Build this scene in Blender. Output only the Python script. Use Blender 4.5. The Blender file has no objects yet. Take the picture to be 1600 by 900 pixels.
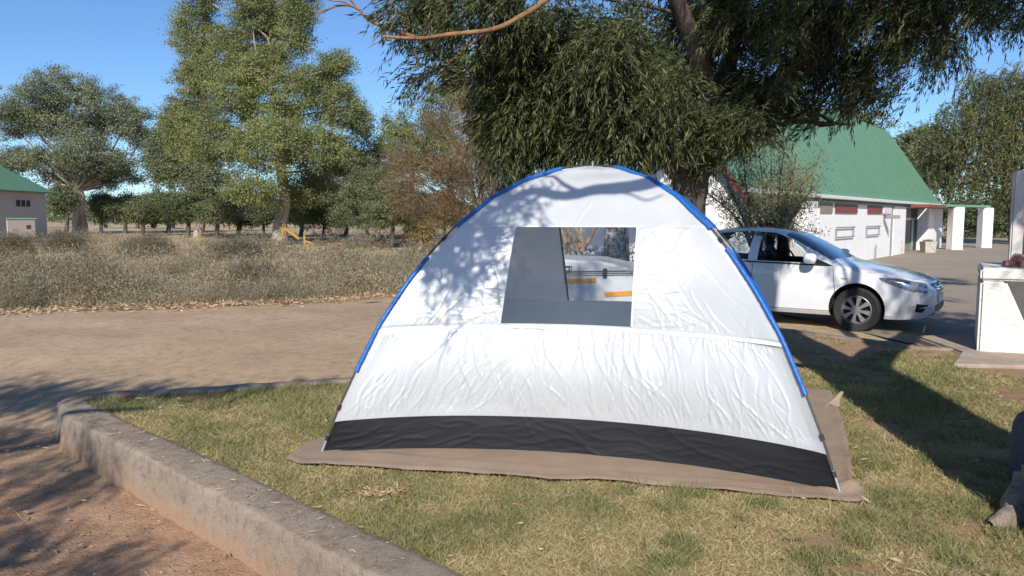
import bpy, bmesh, math, random
import numpy as np
from mathutils import Vector, Matrix
from mathutils.bvhtree import BVHTree

S = bpy.context.scene
COL = S.collection
rng = np.random.default_rng(7)
random.seed(7)

# ------------------------------------------------------------------ camera, sky, sun, exposure
FPX = 1200.0
PITCH = math.atan(110 / FPX)
EYE = 1.55
cam_d = bpy.data.cameras.new("camera")
cam_d.sensor_width = 36.0
cam_d.lens = 36.0 * FPX / 1600.0
cam_d.clip_start = 0.05
cam_d.clip_end = 4000.0
cam = bpy.data.objects.new("camera", cam_d)
COL.objects.link(cam)
cam.location = (0, 0, EYE)
cam.rotation_euler = (math.radians(90) - PITCH, 0, 0)
S.camera = cam

SUN_EL = math.radians(35.0)
SUN_AZ = math.radians(6.0)          # shadows run this far clockwise of straight ahead
SUN_TO = np.array([-math.sin(SUN_AZ) * math.cos(SUN_EL), -math.cos(SUN_AZ) * math.cos(SUN_EL), math.sin(SUN_EL)])
world = bpy.data.worlds.new("World")
S.world = world
world.use_nodes = True
wn = world.node_tree
bg = wn.nodes["Background"]
sky = wn.nodes.new("ShaderNodeTexSky")
sky.sky_type = 'NISHITA'
sky.sun_disc = False
sky.sun_elevation = SUN_EL
sky.sun_rotation = math.atan2(SUN_TO[0], SUN_TO[1])
sky.altitude = 900.0
sky.air_density = 1.0
sky.dust_density = 0.0
sky.ozone_density = 4.5
hsv = wn.nodes.new("ShaderNodeMix"); hsv.data_type = 'RGBA'; hsv.blend_type = 'MULTIPLY'; hsv.inputs[0].default_value = 1.0
hsv.inputs[7].default_value = (0.82, 0.98, 1.13, 1.0)
wn.links.new(sky.outputs[0], hsv.inputs[6]); wn.links.new(hsv.outputs[2], bg.inputs[0])
bg.inputs[1].default_value = 0.108
sun_d = bpy.data.lights.new("sun", 'SUN')
sun_d.energy = 4.8
sun_d.angle = math.radians(0.53)
sun_d.color = (1.0, 0.945, 0.86)
sun = bpy.data.objects.new("sun", sun_d)
COL.objects.link(sun)
sun.rotation_euler = Vector(SUN_TO).to_track_quat('Z', 'Y').to_euler()
S.view_settings.view_transform = 'Standard'
S.view_settings.look = 'None'
S.view_settings.exposure = 0.2
S.view_settings.gamma = 1.0
S.view_settings.use_curve_mapping = False
S.cycles.max_bounces = 8
S.cycles.transparent_max_bounces = 12

# ------------------------------------------------------------------ helpers
_F = np.array([0, math.cos(PITCH), -math.sin(PITCH)])
_U = np.array([0, math.sin(PITCH), math.cos(PITCH)])
_E = np.array([0, 0, EYE])

def ray(px, py):
    return _F + (px - 800) / FPX * np.array([1.0, 0, 0]) + (450 - py) / FPX * _U

def G(px, py, z=0.0):               # where a sight line meets the level z
    r = ray(px, py)
    return _E + r * (z - EYE) / r[2]

def P(px, py, d):                   # where a sight line is d metres ahead
    r = ray(px, py)
    return _E + r * d / r[1]

def proj(p):
    q = np.asarray(p) - _E
    w = q @ _F
    return 800 + FPX * q[0] / w, 450 - FPX * (q @ _U) / w

def tag(o, label=None, cat=None, group=None, kind=None):
    if label: o["label"] = label
    if cat: o["category"] = cat
    if group: o["group"] = group
    if kind: o["kind"] = kind
    return o

def empty(name, loc, label, cat, group=None, rz=0.0):
    o = bpy.data.objects.new(name, None)
    COL.objects.link(o)
    o.location = loc
    o.rotation_euler = (0, 0, rz)
    o.empty_display_size = 0.2
    return tag(o, label, cat, group)

def mesh_np(name, V, F, mat, parent=None, smooth=False, attr=None):
    V = np.ascontiguousarray(V, dtype=np.float32)
    F = np.ascontiguousarray(F, dtype=np.int32)
    n, k = F.shape
    me = bpy.data.meshes.new(name)
    me.vertices.add(len(V)); me.vertices.foreach_set("co", V.ravel())
    me.loops.add(n * k); me.loops.foreach_set("vertex_index", F.ravel())
    me.polygons.add(n)
    me.polygons.foreach_set("loop_start", np.arange(0, n * k, k, dtype=np.int32))
    me.update(calc_edges=True)
    me.materials.append(mat)
    if smooth:
        me.polygons.foreach_set("use_smooth", np.ones(n, dtype=bool))
    if attr is not None:
        a = me.attributes.new("tint", 'FLOAT', 'POINT')
        a.data.foreach_set("value", np.asarray(attr, dtype=np.float32))
    return link(name, me, parent)

def link(name, me, parent=None):
    o = bpy.data.objects.new(name, me)
    COL.objects.link(o)
    if parent is not None:
        o.parent = parent
        # parts are modelled in world space: undo the parent's own placing
        m = Matrix.Identity(4)
        q = parent
        chain = []
        while q is not None:
            chain.append(q); q = q.parent
        for q in reversed(chain):
            m = m @ q.matrix_parent_inverse @ Matrix.LocRotScale(q.location, q.rotation_euler, q.scale)
        o.matrix_parent_inverse = m.inverted()
    return o

class MB:
    def __init__(s): s.v = []; s.f = []; s.m = []
    def add(s, V, F, mi=0):
        b = len(s.v)
        s.v.extend([tuple(map(float, p)) for p in V])
        s.f.extend([tuple(int(i) + b for i in f) for f in F])
        s.m.extend([mi] * len(F))
        return s
    def box(s, lo, hi, mi=0, M=None):
        x0, y0, z0 = lo; x1, y1, z1 = hi
        V = [(x0,y0,z0),(x1,y0,z0),(x1,y1,z0),(x0,y1,z0),(x0,y0,z1),(x1,y0,z1),(x1,y1,z1),(x0,y1,z1)]
        if M is not None: V = [M(v) for v in V]
        return s.add(V, [(0,3,2,1),(4,5,6,7),(0,1,5,4),(1,2,6,5),(2,3,7,6),(3,0,4,7)], mi)
    def prism(s, poly, ext, mi=0):      # poly: 3-D points of a planar outline, pushed along ext
        n = len(poly); e = np.asarray(ext)
        V = [np.asarray(p) for p in poly] + [np.asarray(p) + e for p in poly]
        F = [tuple(range(n - 1, -1, -1)), tuple(range(n, 2 * n))]
        F += [(i, (i + 1) % n, n + (i + 1) % n, n + i) for i in range(n)]
        return s.add(V, F, mi)
    def tube(s, path, rad, n=8, mi=0, cap=True, wob=0.0):
        V, F = tube_np(path, rad, n, wob)
        s.add(V, F, mi)
        if cap:
            b = len(s.v) - len(V)
            s.f.append(tuple(b + i for i in range(n - 1, -1, -1))); s.m.append(mi)
            s.f.append(tuple(len(s.v) - n + i for i in range(n))); s.m.append(mi)
        return s
    def grid(s, A, mi=0, flip=False):   # A: (r, c, 3)
        A = np.asarray(A); r, c, _ = A.shape
        F = []
        for i in range(r - 1):
            for j in range(c - 1):
                q = (i*c+j, i*c+j+1, (i+1)*c+j+1, (i+1)*c+j)
                F.append(q[::-1] if flip else q)
        return s.add(A.reshape(-1, 3), F, mi)
    def build(s, name, mats, parent=None, smooth=False, bevel=0.0, segs=2, angle=35, fix=True):
        me = bpy.data.meshes.new(name)
        me.from_pydata(s.v, [], s.f)
        if not isinstance(mats, (list, tuple)): mats = [mats]
        for m in mats: me.materials.append(m)
        me.polygons.foreach_set("material_index", s.m)
        me.update()
        if fix or bevel:
            bm = bmesh.new(); bm.from_mesh(me)
            if fix: bmesh.ops.recalc_face_normals(bm, faces=bm.faces)
            if bevel:
                es = [e for e in bm.edges if len(e.link_faces) == 2 and e.calc_face_angle(0) > math.radians(angle)]
                bmesh.ops.bevel(bm, geom=es, offset=bevel, segments=segs, affect='EDGES', clamp_overlap=True)
            bm.to_mesh(me); bm.free()
        if smooth:
            for p in me.polygons: p.use_smooth = True
            if angle < 180: me.set_sharp_from_angle(angle=math.radians(angle))
        return link(name, me, parent)

def tube_np(path, rad, n=8, wob=0.0):
    path = np.asarray(path, float); k = len(path)
    rad = np.atleast_1d(np.asarray(rad, float))
    rad = np.interp(np.linspace(0, 1, k), np.linspace(0, 1, len(rad)), rad) if len(rad) > 1 else np.full(k, rad[0])
    tan = np.gradient(path, axis=0)
    tan /= np.linalg.norm(tan, axis=1)[:, None] + 1e-9
    ref = np.array([0, 0, 1.0]) if abs(tan[0][2]) < 0.9 else np.array([1.0, 0, 0])
    a = np.cross(tan[0], ref); a /= np.linalg.norm(a)
    V = np.zeros((k, n, 3)); ang = np.arange(n) * 2 * math.pi / n
    for i in range(k):
        a = a - tan[i] * (a @ tan[i]); a /= np.linalg.norm(a) + 1e-9
        b = np.cross(tan[i], a)
        rr = rad[i] * (1 + wob * rng.normal(size=n))
        V[i] = path[i] + rr[:, None] * (np.cos(ang)[:, None] * a + np.sin(ang)[:, None] * b)
    i, j = np.meshgrid(np.arange(k - 1), np.arange(n), indexing='ij')
    j2 = (j + 1) % n
    F = np.stack([i*n+j, i*n+j2, (i+1)*n+j2, (i+1)*n+j], -1).reshape(-1, 4)
    return V.reshape(-1, 3), F

def curve(pts, n=12):               # smooth path through points
    pts = np.asarray(pts, float)
    if len(pts) == 2:
        t = np.linspace(0, 1, n)[:, None]; return pts[0] * (1 - t) + pts[1] * t
    q = np.vstack([2 * pts[0] - pts[1], pts, 2 * pts[-1] - pts[-2]])
    out = []
    m = len(pts) - 1
    for i in range(m):
        p0, p1, p2, p3 = q[i:i+4]
        for t in np.linspace(0, 1, max(2, n // m), endpoint=False):
            out.append(0.5 * ((2*p1) + (-p0+p2)*t + (2*p0-5*p1+4*p2-p3)*t*t + (-p0+3*p1-3*p2+p3)*t**3))
    out.append(pts[-1])
    return np.array(out)

def _hash(i, j, seed):
    h = (i.astype(np.int64) * 374761393 + j.astype(np.int64) * 668265263 + seed * 1442695041) & 0xFFFFFFFF
    h = ((h ^ (h >> 13)) * 1274126177) & 0xFFFFFFFF
    return ((h ^ (h >> 16)) & 0xFFFF) / 65535.0

def vnoise(x, y, seed=0):
    x = np.asarray(x, float); y = np.asarray(y, float)
    i = np.floor(x).astype(np.int64); j = np.floor(y).astype(np.int64)
    u = x - i; v = y - j
    u = u*u*(3-2*u); v = v*v*(3-2*v)
    return ((_hash(i,j,seed)*(1-u)+_hash(i+1,j,seed)*u)*(1-v)+(_hash(i,j+1,seed)*(1-u)+_hash(i+1,j+1,seed)*u)*v)

def fbm(x, y, seed=0, o=4):
    s = 0; a = 0.5; n = 0
    for k in range(o):
        s = s + a * vnoise(x * 2**k, y * 2**k, seed + k); n += a; a *= 0.5
    return s / n

def sstep(a, b, x):
    t = np.clip((np.asarray(x, float) - a) / (b - a), 0, 1)
    return t * t * (3 - 2 * t)

def inside(x, y, poly):
    x = np.asarray(x, float); y = np.asarray(y, float)
    r = np.zeros(x.shape, bool); n = len(poly)
    for k in range(n):
        x0, y0 = poly[k][0], poly[k][1]; x1, y1 = poly[(k+1) % n][0], poly[(k+1) % n][1]
        c = ((y0 > y) != (y1 > y))
        with np.errstate(divide='ignore', invalid='ignore'):
            r ^= c & (x < (x1 - x0) * (y - y0) / (y1 - y0 + 1e-12) + x0)
    return r

# ------------------------------------------------------------------ materials
def srgb(r, g, b):
    f = lambda c: (c/255/12.92) if c/255 <= 0.04045 else ((c/255+0.055)/1.055)**2.4
    return (f(r), f(g), f(b), 1.0)

def new_mat(name):
    m = bpy.data.materials.new(name); m.use_nodes = True
    nt = m.node_tree
    return m, nt, nt.nodes["Principled BSDF"], nt.nodes["Material Output"]

def noise(nt, scale, detail=4, rough=0.6, coord=None, vec=None):
    n = nt.nodes.new("ShaderNodeTexNoise")
    n.inputs["Scale"].default_value = scale; n.inputs["Detail"].default_value = detail; n.inputs["Roughness"].default_value = rough
    if vec is None:
        g = nt.nodes.new("ShaderNodeNewGeometry"); vec = g.outputs["Position"]
    nt.links.new(vec, n.inputs["Vector"])
    return n

def ramp(nt, fac, stops):
    r = nt.nodes.new("ShaderNodeValToRGB")
    el = r.color_ramp.elements
    while len(el) > 1: el.remove(el[-1])
    el[0].position = stops[0][0]; el[0].color = stops[0][1]
    for p, c in stops[1:]:
        e = el.new(p); e.color = c
    nt.links.new(fac, r.inputs[0])
    return r

def mixc(nt, fac, a, b, mode='MIX'):
    m = nt.nodes.new("ShaderNodeMix"); m.data_type = 'RGBA'; m.blend_type = mode
    def s(sock, v):
        if hasattr(v, "links") or hasattr(v, "is_linked"): nt.links.new(v, sock)
        else: sock.default_value = v
    s(m.inputs[0], fac); s(m.inputs[6], a); s(m.inputs[7], b)
    return m.outputs[2]

def bump(nt, bs, h, strength=0.5, dist=0.02):
    b = nt.nodes.new("ShaderNodeBump"); b.inputs["Strength"].default_value = strength; b.inputs["Distance"].default_value = dist
    nt.links.new(h, b.inputs["Height"]); nt.links.new(b.outputs[0], bs.inputs["Normal"])
    return b

def C4(t): return (t[0], t[1], t[2], 1.0)

def simple(name, col, rough=0.6, var=0.25, scale=8.0, metal=0.0, bmp=0.0, bscale=40.0, spec=0.5, coat=0.0, bdist=0.01):
    m, nt, bs, out = new_mat(name)
    n = noise(nt, scale, 5)
    c = C4(col)
    lo = tuple(x * (1 - var) for x in c[:3]) + (1,); hi = tuple(min(1, x * (1 + var)) for x in c[:3]) + (1,)
    r = ramp(nt, n.outputs[0], [(0.3, lo), (0.7, hi)])
    nt.links.new(r.outputs[0], bs.inputs["Base Color"])
    bs.inputs["Roughness"].default_value = rough; bs.inputs["Metallic"].default_value = metal
    bs.inputs["Specular IOR Level"].default_value = spec; bs.inputs["Coat Weight"].default_value = coat
    if bmp:
        n2 = noise(nt, bscale, 5, 0.65); bump(nt, bs, n2.outputs[0], bmp, bdist)
    return m

def leaf_mat(name, cols, trans=0.3, nscale=0.6, rough=0.5, spec=0.35, nmix=0.45):
    m, nt, bs, out = new_mat(name)
    g = nt.nodes.new("ShaderNodeNewGeometry")
    r = ramp(nt, g.outputs["Random Per Island"], [(i / max(1, len(cols) - 1), C4(c)) for i, c in enumerate(cols)])
    n = noise(nt, nscale, 3)
    r2 = ramp(nt, n.outputs[0], [(0.35, (0.62, 0.66, 0.62, 1)), (0.65, (1.3, 1.25, 1.0, 1))])
    c = mixc(nt, nmix, r.outputs[0], r2.outputs[0], 'MULTIPLY')
    nt.links.new(c, bs.inputs["Base Color"])
    bs.inputs["Roughness"].default_value = rough; bs.inputs["Specular IOR Level"].default_value = spec
    tr = nt.nodes.new("ShaderNodeBsdfTranslucent"); nt.links.new(c, tr.inputs[0])
    mx = nt.nodes.new("ShaderNodeMixShader"); mx.inputs[0].default_value = trans
    nt.links.new(bs.outputs[0], mx.inputs[1]); nt.links.new(tr.outputs[0], mx.inputs[2]); nt.links.new(mx.outputs[0], out.inputs[0])
    return m

def bark_mat(name, a, b, scale=6.0, stretch=0.25, bmp=0.8, p0=0.38, p1=0.62):
    m, nt, bs, out = new_mat(name)
    g = nt.nodes.new("ShaderNodeNewGeometry")
    mp = nt.nodes.new("ShaderNodeMapping"); mp.inputs["Scale"].default_value = (1, 1, stretch)
    nt.links.new(g.outputs["Position"], mp.inputs[0])
    n = noise(nt, scale, 7, 0.68, vec=mp.outputs[0])
    r = ramp(nt, n.outputs[0], [(p0, C4(a)), (p1, C4(b))])
    nt.links.new(r.outputs[0], bs.inputs["Base Color"]); bs.inputs["Roughness"].default_value = 0.9
    n2 = noise(nt, scale * 3, 6, 0.7, vec=mp.outputs[0])
    bump(nt, bs, n2.outputs[0], bmp, 0.04)
    return m

# soil: reddish in the near yard, paler and browner over the track
def soil_mat(name, base, alt, dark, pale, scale=1.0):
    m, nt, bs, out = new_mat(name)
    n1 = noise(nt, 0.55 * scale, 6, 0.62); n2 = noise(nt, 9 * scale, 6, 0.7); n3 = noise(nt, 60 * scale, 4, 0.7)
    r1 = ramp(nt, n1.outputs[0], [(0.35, C4(base)), (0.65, C4(alt))])
    r2 = ramp(nt, n2.outputs[0], [(0.36, C4(dark)), (0.5, (1, 1, 1, 1)), (0.72, C4(pale))])
    c = mixc(nt, 0.55, r1.outputs[0], r2.outputs[0], 'MULTIPLY')
    r3 = ramp(nt, n3.outputs[0], [(0.3, (0.62, 0.58, 0.55, 1)), (0.55, (1, 1, 1, 1)), (0.75, (1.25, 1.22, 1.18, 1))])
    c = mixc(nt, 0.6, c, r3.outputs[0], 'MULTIPLY')
    nt.links.new(c, bs.inputs["Base Color"]); bs.inputs["Roughness"].default_value = 0.95
    bs.inputs["Specular IOR Level"].default_value = 0.15
    ad = nt.nodes.new("ShaderNodeMath"); ad.operation = 'ADD'
    nt.links.new(n2.outputs[0], ad.inputs[0]); nt.links.new(n3.outputs[0], ad.inputs[1])
    bump(nt, bs, ad.outputs[0], 0.6, 0.02)
    return m

# the ground's colour changes with place: red yard near the kerb, tan veld further out
def ground_mat():
    m, nt, bs, out = new_mat("ground_soil")
    g = nt.nodes.new("ShaderNodeNewGeometry")
    sp = nt.nodes.new("ShaderNodeSeparateXYZ"); nt.links.new(g.outputs["Position"], sp.inputs[0])
    n1 = noise(nt, 0.6, 6, 0.65); n2 = noise(nt, 8, 6, 0.72); n3 = noise(nt, 55, 4, 0.7)
    nm = nt.nodes.new("ShaderNodeMath"); nm.operation = 'MULTIPLY_ADD'; nm.inputs[1].default_value = 3.0
    nt.links.new(n1.outputs[0], nm.inputs[0]); nt.links.new(sp.outputs[1], nm.inputs[2])
    mr = nt.nodes.new("ShaderNodeMapRange"); mr.inputs[1].default_value = 6.3; mr.inputs[2].default_value = 9.2
    nt.links.new(nm.outputs[0], mr.inputs[0])
    near = ramp(nt, n1.outputs[0], [(0.35, C4((0.36, 0.215, 0.13))), (0.65, C4((0.46, 0.295, 0.185)))])
    far = ramp(nt, n1.outputs[0], [(0.35, C4((0.42, 0.32, 0.20))), (0.65, C4((0.50, 0.395, 0.25)))])
    c = mixc(nt, mr.outputs[0], near.outputs[0], far.outputs[0])
    r2 = ramp(nt, n2.outputs[0], [(0.34, (0.62, 0.56, 0.52, 1)), (0.5, (1, 1, 1, 1)), (0.7, (1.28, 1.24, 1.2, 1))])
    c = mixc(nt, 0.6, c, r2.outputs[0], 'MULTIPLY')
    r3 = ramp(nt, n3.outputs[0], [(0.32, (0.6, 0.56, 0.52, 1)), (0.52, (1, 1, 1, 1)), (0.74, (1.3, 1.26, 1.2, 1))])
    c = mixc(nt, 0.6, c, r3.outputs[0], 'MULTIPLY')
    nt.links.new(c, bs.inputs["Base Color"]); bs.inputs["Roughness"].default_value = 0.95
    bs.inputs["Specular IOR Level"].default_value = 0.15
    ad = nt.nodes.new("ShaderNodeMath"); ad.operation = 'ADD'
    nt.links.new(n2.outputs[0], ad.inputs[0]); nt.links.new(n3.outputs[0], ad.inputs[1])
    bump(nt, bs, ad.outputs[0], 0.7, 0.025)
    return m

def fabric_mat(name, col, rough, trans, tcol=None, spec=0.5, wscale=420.0, sheen=0.0, metal=0.0):
    m, nt, bs, out = new_mat(name)
    n = noise(nt, 3.0, 4)
    c = C4(col)
    r = ramp(nt, n.outputs[0], [(0.3, tuple(x*0.94 for x in c[:3]) + (1,)), (0.7, tuple(min(1, x*1.04) for x in c[:3]) + (1,))])
    nt.links.new(r.outputs[0], bs.inputs["Base Color"])
    bs.inputs["Roughness"].default_value = rough; bs.inputs["Specular IOR Level"].default_value = spec
    bs.inputs["Sheen Weight"].default_value = sheen; bs.inputs["Metallic"].default_value = metal
    n2 = noise(nt, 26, 5, 0.6); bump(nt, bs, n2.outputs[0], 0.25, 0.006)
    if trans:
        tr = nt.nodes.new("ShaderNodeBsdfTranslucent"); tr.inputs[0].default_value = C4(tcol or col)
        mx = nt.nodes.new("ShaderNodeMixShader"); mx.inputs[0].default_value = trans
        nt.links.new(bs.outputs[0], mx.inputs[1]); nt.links.new(tr.outputs[0], mx.inputs[2]); nt.links.new(mx.outputs[0], out.inputs[0])
    return m

def clear_mat(name, tint, gloss=0.08, haze=0.1, hazecol=(0.5, 0.52, 0.55), rough=0.08):
    m, nt, bs, out = new_mat(name)
    nt.nodes.remove(bs)
    t = nt.nodes.new("ShaderNodeBsdfTransparent"); t.inputs[0].default_value = C4(tint)
    gl = nt.nodes.new("ShaderNodeBsdfGlossy"); gl.inputs["Roughness"].default_value = rough
    lw = nt.nodes.new("ShaderNodeFresnel"); lw.inputs[0].default_value = 1.45
    df = nt.nodes.new("ShaderNodeBsdfDiffuse"); df.inputs[0].default_value = C4(hazecol)
    n = noise(nt, 14, 4)
    mr = nt.nodes.new("ShaderNodeMapRange"); mr.inputs[1].default_value = 0.45; mr.inputs[2].default_value = 0.75
    mr.inputs[3].default_value = haze * 0.7; mr.inputs[4].default_value = haze * 1.5
    nt.links.new(n.outputs[0], mr.inputs[0])
    m1 = nt.nodes.new("ShaderNodeMixShader"); nt.links.new(mr.outputs[0], m1.inputs[0])
    nt.links.new(t.outputs[0], m1.inputs[1]); nt.links.new(df.outputs[0], m1.inputs[2])
    m2 = nt.nodes.new("ShaderNodeMixShader")
    mu = nt.nodes.new("ShaderNodeMath"); mu.operation = 'MULTIPLY'; mu.inputs[1].default_value = gloss / 0.04
    nt.links.new(lw.outputs[0], mu.inputs[0]); mu.use_clamp = True
    nt.links.new(mu.outputs[0], m2.inputs[0]); nt.links.new(m1.outputs[0], m2.inputs[1]); nt.links.new(gl.outputs[0], m2.inputs[2])
    nt.links.new(m2.outputs[0], out.inputs[0])
    return m

M = {}
M['ground'] = ground_mat()
M['track'] = soil_mat("track_dirt", (0.385, 0.28, 0.185), (0.47, 0.35, 0.235), (0.68, 0.62, 0.58, 1), (1.25, 1.22, 1.18, 1))
M['yard'] = soil_mat("yard_paving", (0.30, 0.255, 0.20), (0.36, 0.30, 0.235), (0.8, 0.78, 0.76, 1), (1.12, 1.1, 1.08, 1))
M['lawnsoil'] = soil_mat("lawn_soil", (0.31, 0.20, 0.12), (0.40, 0.27, 0.165), (0.6, 0.56, 0.5, 1), (1.2, 1.18, 1.1, 1))
M['kerb'] = soil_mat("kerb_concrete", (0.27, 0.215, 0.165), (0.38, 0.315, 0.25), (0.5, 0.46, 0.42, 1), (1.25, 1.22, 1.18, 1), 1.6)
def soil_splash(m):                 # red earth splashed up the foot of the kerb
    nt = m.node_tree; bs = nt.nodes["Principled BSDF"]; src = bs.inputs["Base Color"].links[0].from_socket
    g = nt.nodes.new("ShaderNodeNewGeometry"); sp = nt.nodes.new("ShaderNodeSeparateXYZ"); nt.links.new(g.outputs["Position"], sp.inputs[0])
    n = noise(nt, 7, 5); ma = nt.nodes.new("ShaderNodeMath"); ma.operation = 'MULTIPLY_ADD'; ma.inputs[1].default_value = -.22
    nt.links.new(n.outputs[0], ma.inputs[0]); nt.links.new(sp.outputs[2], ma.inputs[2])
    mr = nt.nodes.new("ShaderNodeMapRange"); mr.inputs[1].default_value = -.20; mr.inputs[2].default_value = -.36; mr.inputs[3].default_value = 0; mr.inputs[4].default_value = .85
    nt.links.new(ma.outputs[0], mr.inputs[0])
    nt.links.new(mixc(nt, mr.outputs[0], src, C4((.42, .265, .165))), bs.inputs["Base Color"])
soil_splash(M['kerb'])
M['white_fabric'] = fabric_mat("silver_white_fabric", (0.77, 0.79, 0.80), 0.35, 0.32, (0.86, 0.87, 0.87), 0.9, metal=0.15)
M['seam'] = fabric_mat("white_seam_tape", (0.70, 0.72, 0.74), 0.45, 0.0)
M['mesh_skirt'] = fabric_mat("black_skirt_fabric", (0.012, 0.0125, 0.015), 0.65, 0.0, spec=0.25)
M['blue'] = fabric_mat("blue_sleeve_fabric", (0.014, 0.12, 0.42), 0.45, 0.0)
M['clear'] = clear_mat("clear_window_plastic", (0.84, 0.86, 0.88), 0.05, 0.025, rough=0.12)
M['tarp'] = simple("brown_tarp", (0.30, 0.215, 0.15), 0.62, 0.12, 4, bmp=0.2, bscale=30)
M['pole'] = simple("pole_fibreglass", (0.06, 0.055, 0.05), 0.4, 0.1)
M['steel'] = simple("bright_steel", (0.72, 0.72, 0.72), 0.3, 0.05, metal=0.9)
M['floor'] = simple("tent_floor_sheet", (0.22, 0.23, 0.25), 0.6, 0.1)
M['wall_white'] = simple("white_painted_plaster", (0.88, 0.85, 0.81), 0.85, 0.05, 2.0, bmp=0.25, bscale=14, spec=0.2)
M['braai'] = simple("rough_white_render", (0.78, 0.74, 0.68), 0.9, 0.10, 3.0, bmp=0.9, bscale=16, spec=0.15, bdist=0.03)
M['chimney'] = simple("grey_white_render", (0.60, 0.57, 0.54), 0.9, 0.2, 3.0, bmp=0.6, bscale=16, spec=0.15)
M['taupe'] = simple("taupe_plaster_and_shade", (0.27, 0.225, 0.20), 0.9, 0.08)  # plaster tone, also used for painted shade on hut front and left bay
M['greywall'] = simple("grey_mauve_plaster", (0.50, 0.46, 0.435), 0.9, 0.08)
M['red'] = simple("red_brown_timber", (0.22, 0.055, 0.04), 0.6, 0.2)
M['fascia'] = simple("white_gutter_paint", (0.72, 0.70, 0.67), 0.5, 0.08)
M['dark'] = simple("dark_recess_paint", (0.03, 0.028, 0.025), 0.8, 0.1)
M['pipe'] = simple("grey_pipe", (0.25, 0.24, 0.23), 0.5, 0.1)
M['concrete'] = simple("pale_concrete", (0.46, 0.42, 0.36), 0.9, 0.15, 5, bmp=0.4)
M['plinth'] = simple("braai_slab_concrete", (0.36, 0.285, 0.225), 0.95, 0.22, 4, bmp=0.6, bscale=40)
M['brick'] = simple("broken_pink_brick", (0.40, 0.20, 0.16), 0.9, 0.35, 9, bmp=0.6)
M['greenbeam'] = simple("green_painted_beam", (0.16, 0.34, 0.23), 0.5, 0.1)
M['yellow'] = simple("yellow_paint", (0.46, 0.28, 0.03), 0.5, 0.15)
M['bag'] = simple("blue_grey_canvas", (0.085, 0.095, 0.115), 0.75, 0.2, 20, bmp=0.3)
M['pale'] = simple("pale_dry_leaf", (0.50, 0.37, 0.24), 0.8, 0.25, 30)
M['stone'] = simple("field_stone", (0.32, 0.24, 0.18), 0.95, 0.3, 20, bmp=0.5)
M['car_paint'] = simple("white_car_paint", (0.78, 0.79, 0.80), 0.28, 0.02, coat=1.0, spec=0.5)
M['black_plastic'] = simple("black_plastic", (0.016, 0.016, 0.018), 0.5, 0.1)
M['rubber'] = simple("tyre_rubber", (0.022, 0.021, 0.021), 0.85, 0.2, 30)
M['rim'] = simple("silver_wheel_cover", (0.45, 0.45, 0.46), 0.35, 0.05, metal=0.7)
M['car_dark'] = simple("dark_cabin_trim", (0.014, 0.014, 0.016), 0.8, 0.1)
M['beige_trim'] = simple("beige_cabin_trim", (0.25, 0.23, 0.21), 0.8, 0.1)
M['windscreen'] = simple("windscreen_glass", (0.012, 0.016, 0.022), 0.03, 0.0, coat=1.0, spec=1.0)
M['side_glass'] = clear_mat("tinted_side_glass", (0.86, 0.88, 0.88), 0.045, 0.0, rough=0.01)
M['lamp_glass'] = simple("headlamp_lens", (0.22, 0.23, 0.24), 0.15, 0.55, 28, metal=0.15, coat=0.6)
M['chrome'] = simple("chrome", (0.75, 0.76, 0.78), 0.12, 0.02, metal=1.0)
M['plate'] = simple("number_plate_white", (0.72, 0.73, 0.72), 0.4, 0.03)
M['amber'] = simple("amber_reflector", (0.72, 0.32, 0.02), 0.35, 0.12, 25)
M['trailer'] = simple("white_trailer_fibreglass", (0.62, 0.64, 0.66), 0.3, 0.04, coat=0.6)
M['trailer_lid'] = simple("grey_trailer_lid", (0.50, 0.52, 0.55), 0.35, 0.04, coat=0.4)
M['logo'] = simple("black_badge_ink", (0.02, 0.02, 0.025), 0.5, 0.05)

def roof_mat():
    m, nt, bs, out = new_mat("green_sheet_roof")
    n = noise(nt, 1.2, 5)
    r = ramp(nt, n.outputs[0], [(0.3, C4((0.105, 0.225, 0.135))), (0.7, C4((0.13, 0.262, 0.162)))])
    nt.links.new(r.outputs[0], bs.inputs["Base Color"]); bs.inputs["Roughness"].default_value = 0.55
    return m
M['roof'] = roof_mat()

# ------------------------------------------------------------------ the lie of the land
KERB_IN = [(2.50, 0.72), (-0.40, 3.35), (-3.64, 6.37), (-3.50, 6.47), (-2.65, 6.69), (-1.44, 7.14), (-0.95, 7.9), (-0.45, 9.0),
           (0.4, 10.2), (1.7, 10.75), (3.0, 10.75), (3.75, 10.35), (4.3, 9.6), (4.8, 8.95), (5.5, 8.75), (11.0, 8.9)]
LAWN = [(p[0], p[1]) for p in KERB_IN] + [(11.0, -8.0), (2.6, -8.0)]

def ground_h(x, y):
    x = np.asarray(x, float); y = np.asarray(y, float)
    t = sstep(6.2, 10.5, y + 0.25 * (x + 3))
    h = -0.27 + 0.20 * t
    n = fbm(x * 1.6, y * 1.6, 3) - 0.5
    m = fbm(x * 7, y * 7, 9, 3) - 0.5
    near = 1 - sstep(8, 20, np.hypot(x, y))
    h = h + n * 0.05 * (0.4 + near) + m * 0.028 * near
    far = np.hypot(x, y)
    return h + 0.0 * far

def hz(x, y): return float(ground_h(np.array([x]), np.array([y]))[0])

def lines(lo, hi, step, out_lo, out_hi, grow=1.18):
    a = list(np.arange(lo, hi + 1e-6, step))
    s = step; v = hi
    while v < out_hi: s *= grow; v += s; a.append(v)
    s = step; v = lo
    while v > out_lo: s *= grow; v -= s; a.insert(0, v)
    return np.array(a)

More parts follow.
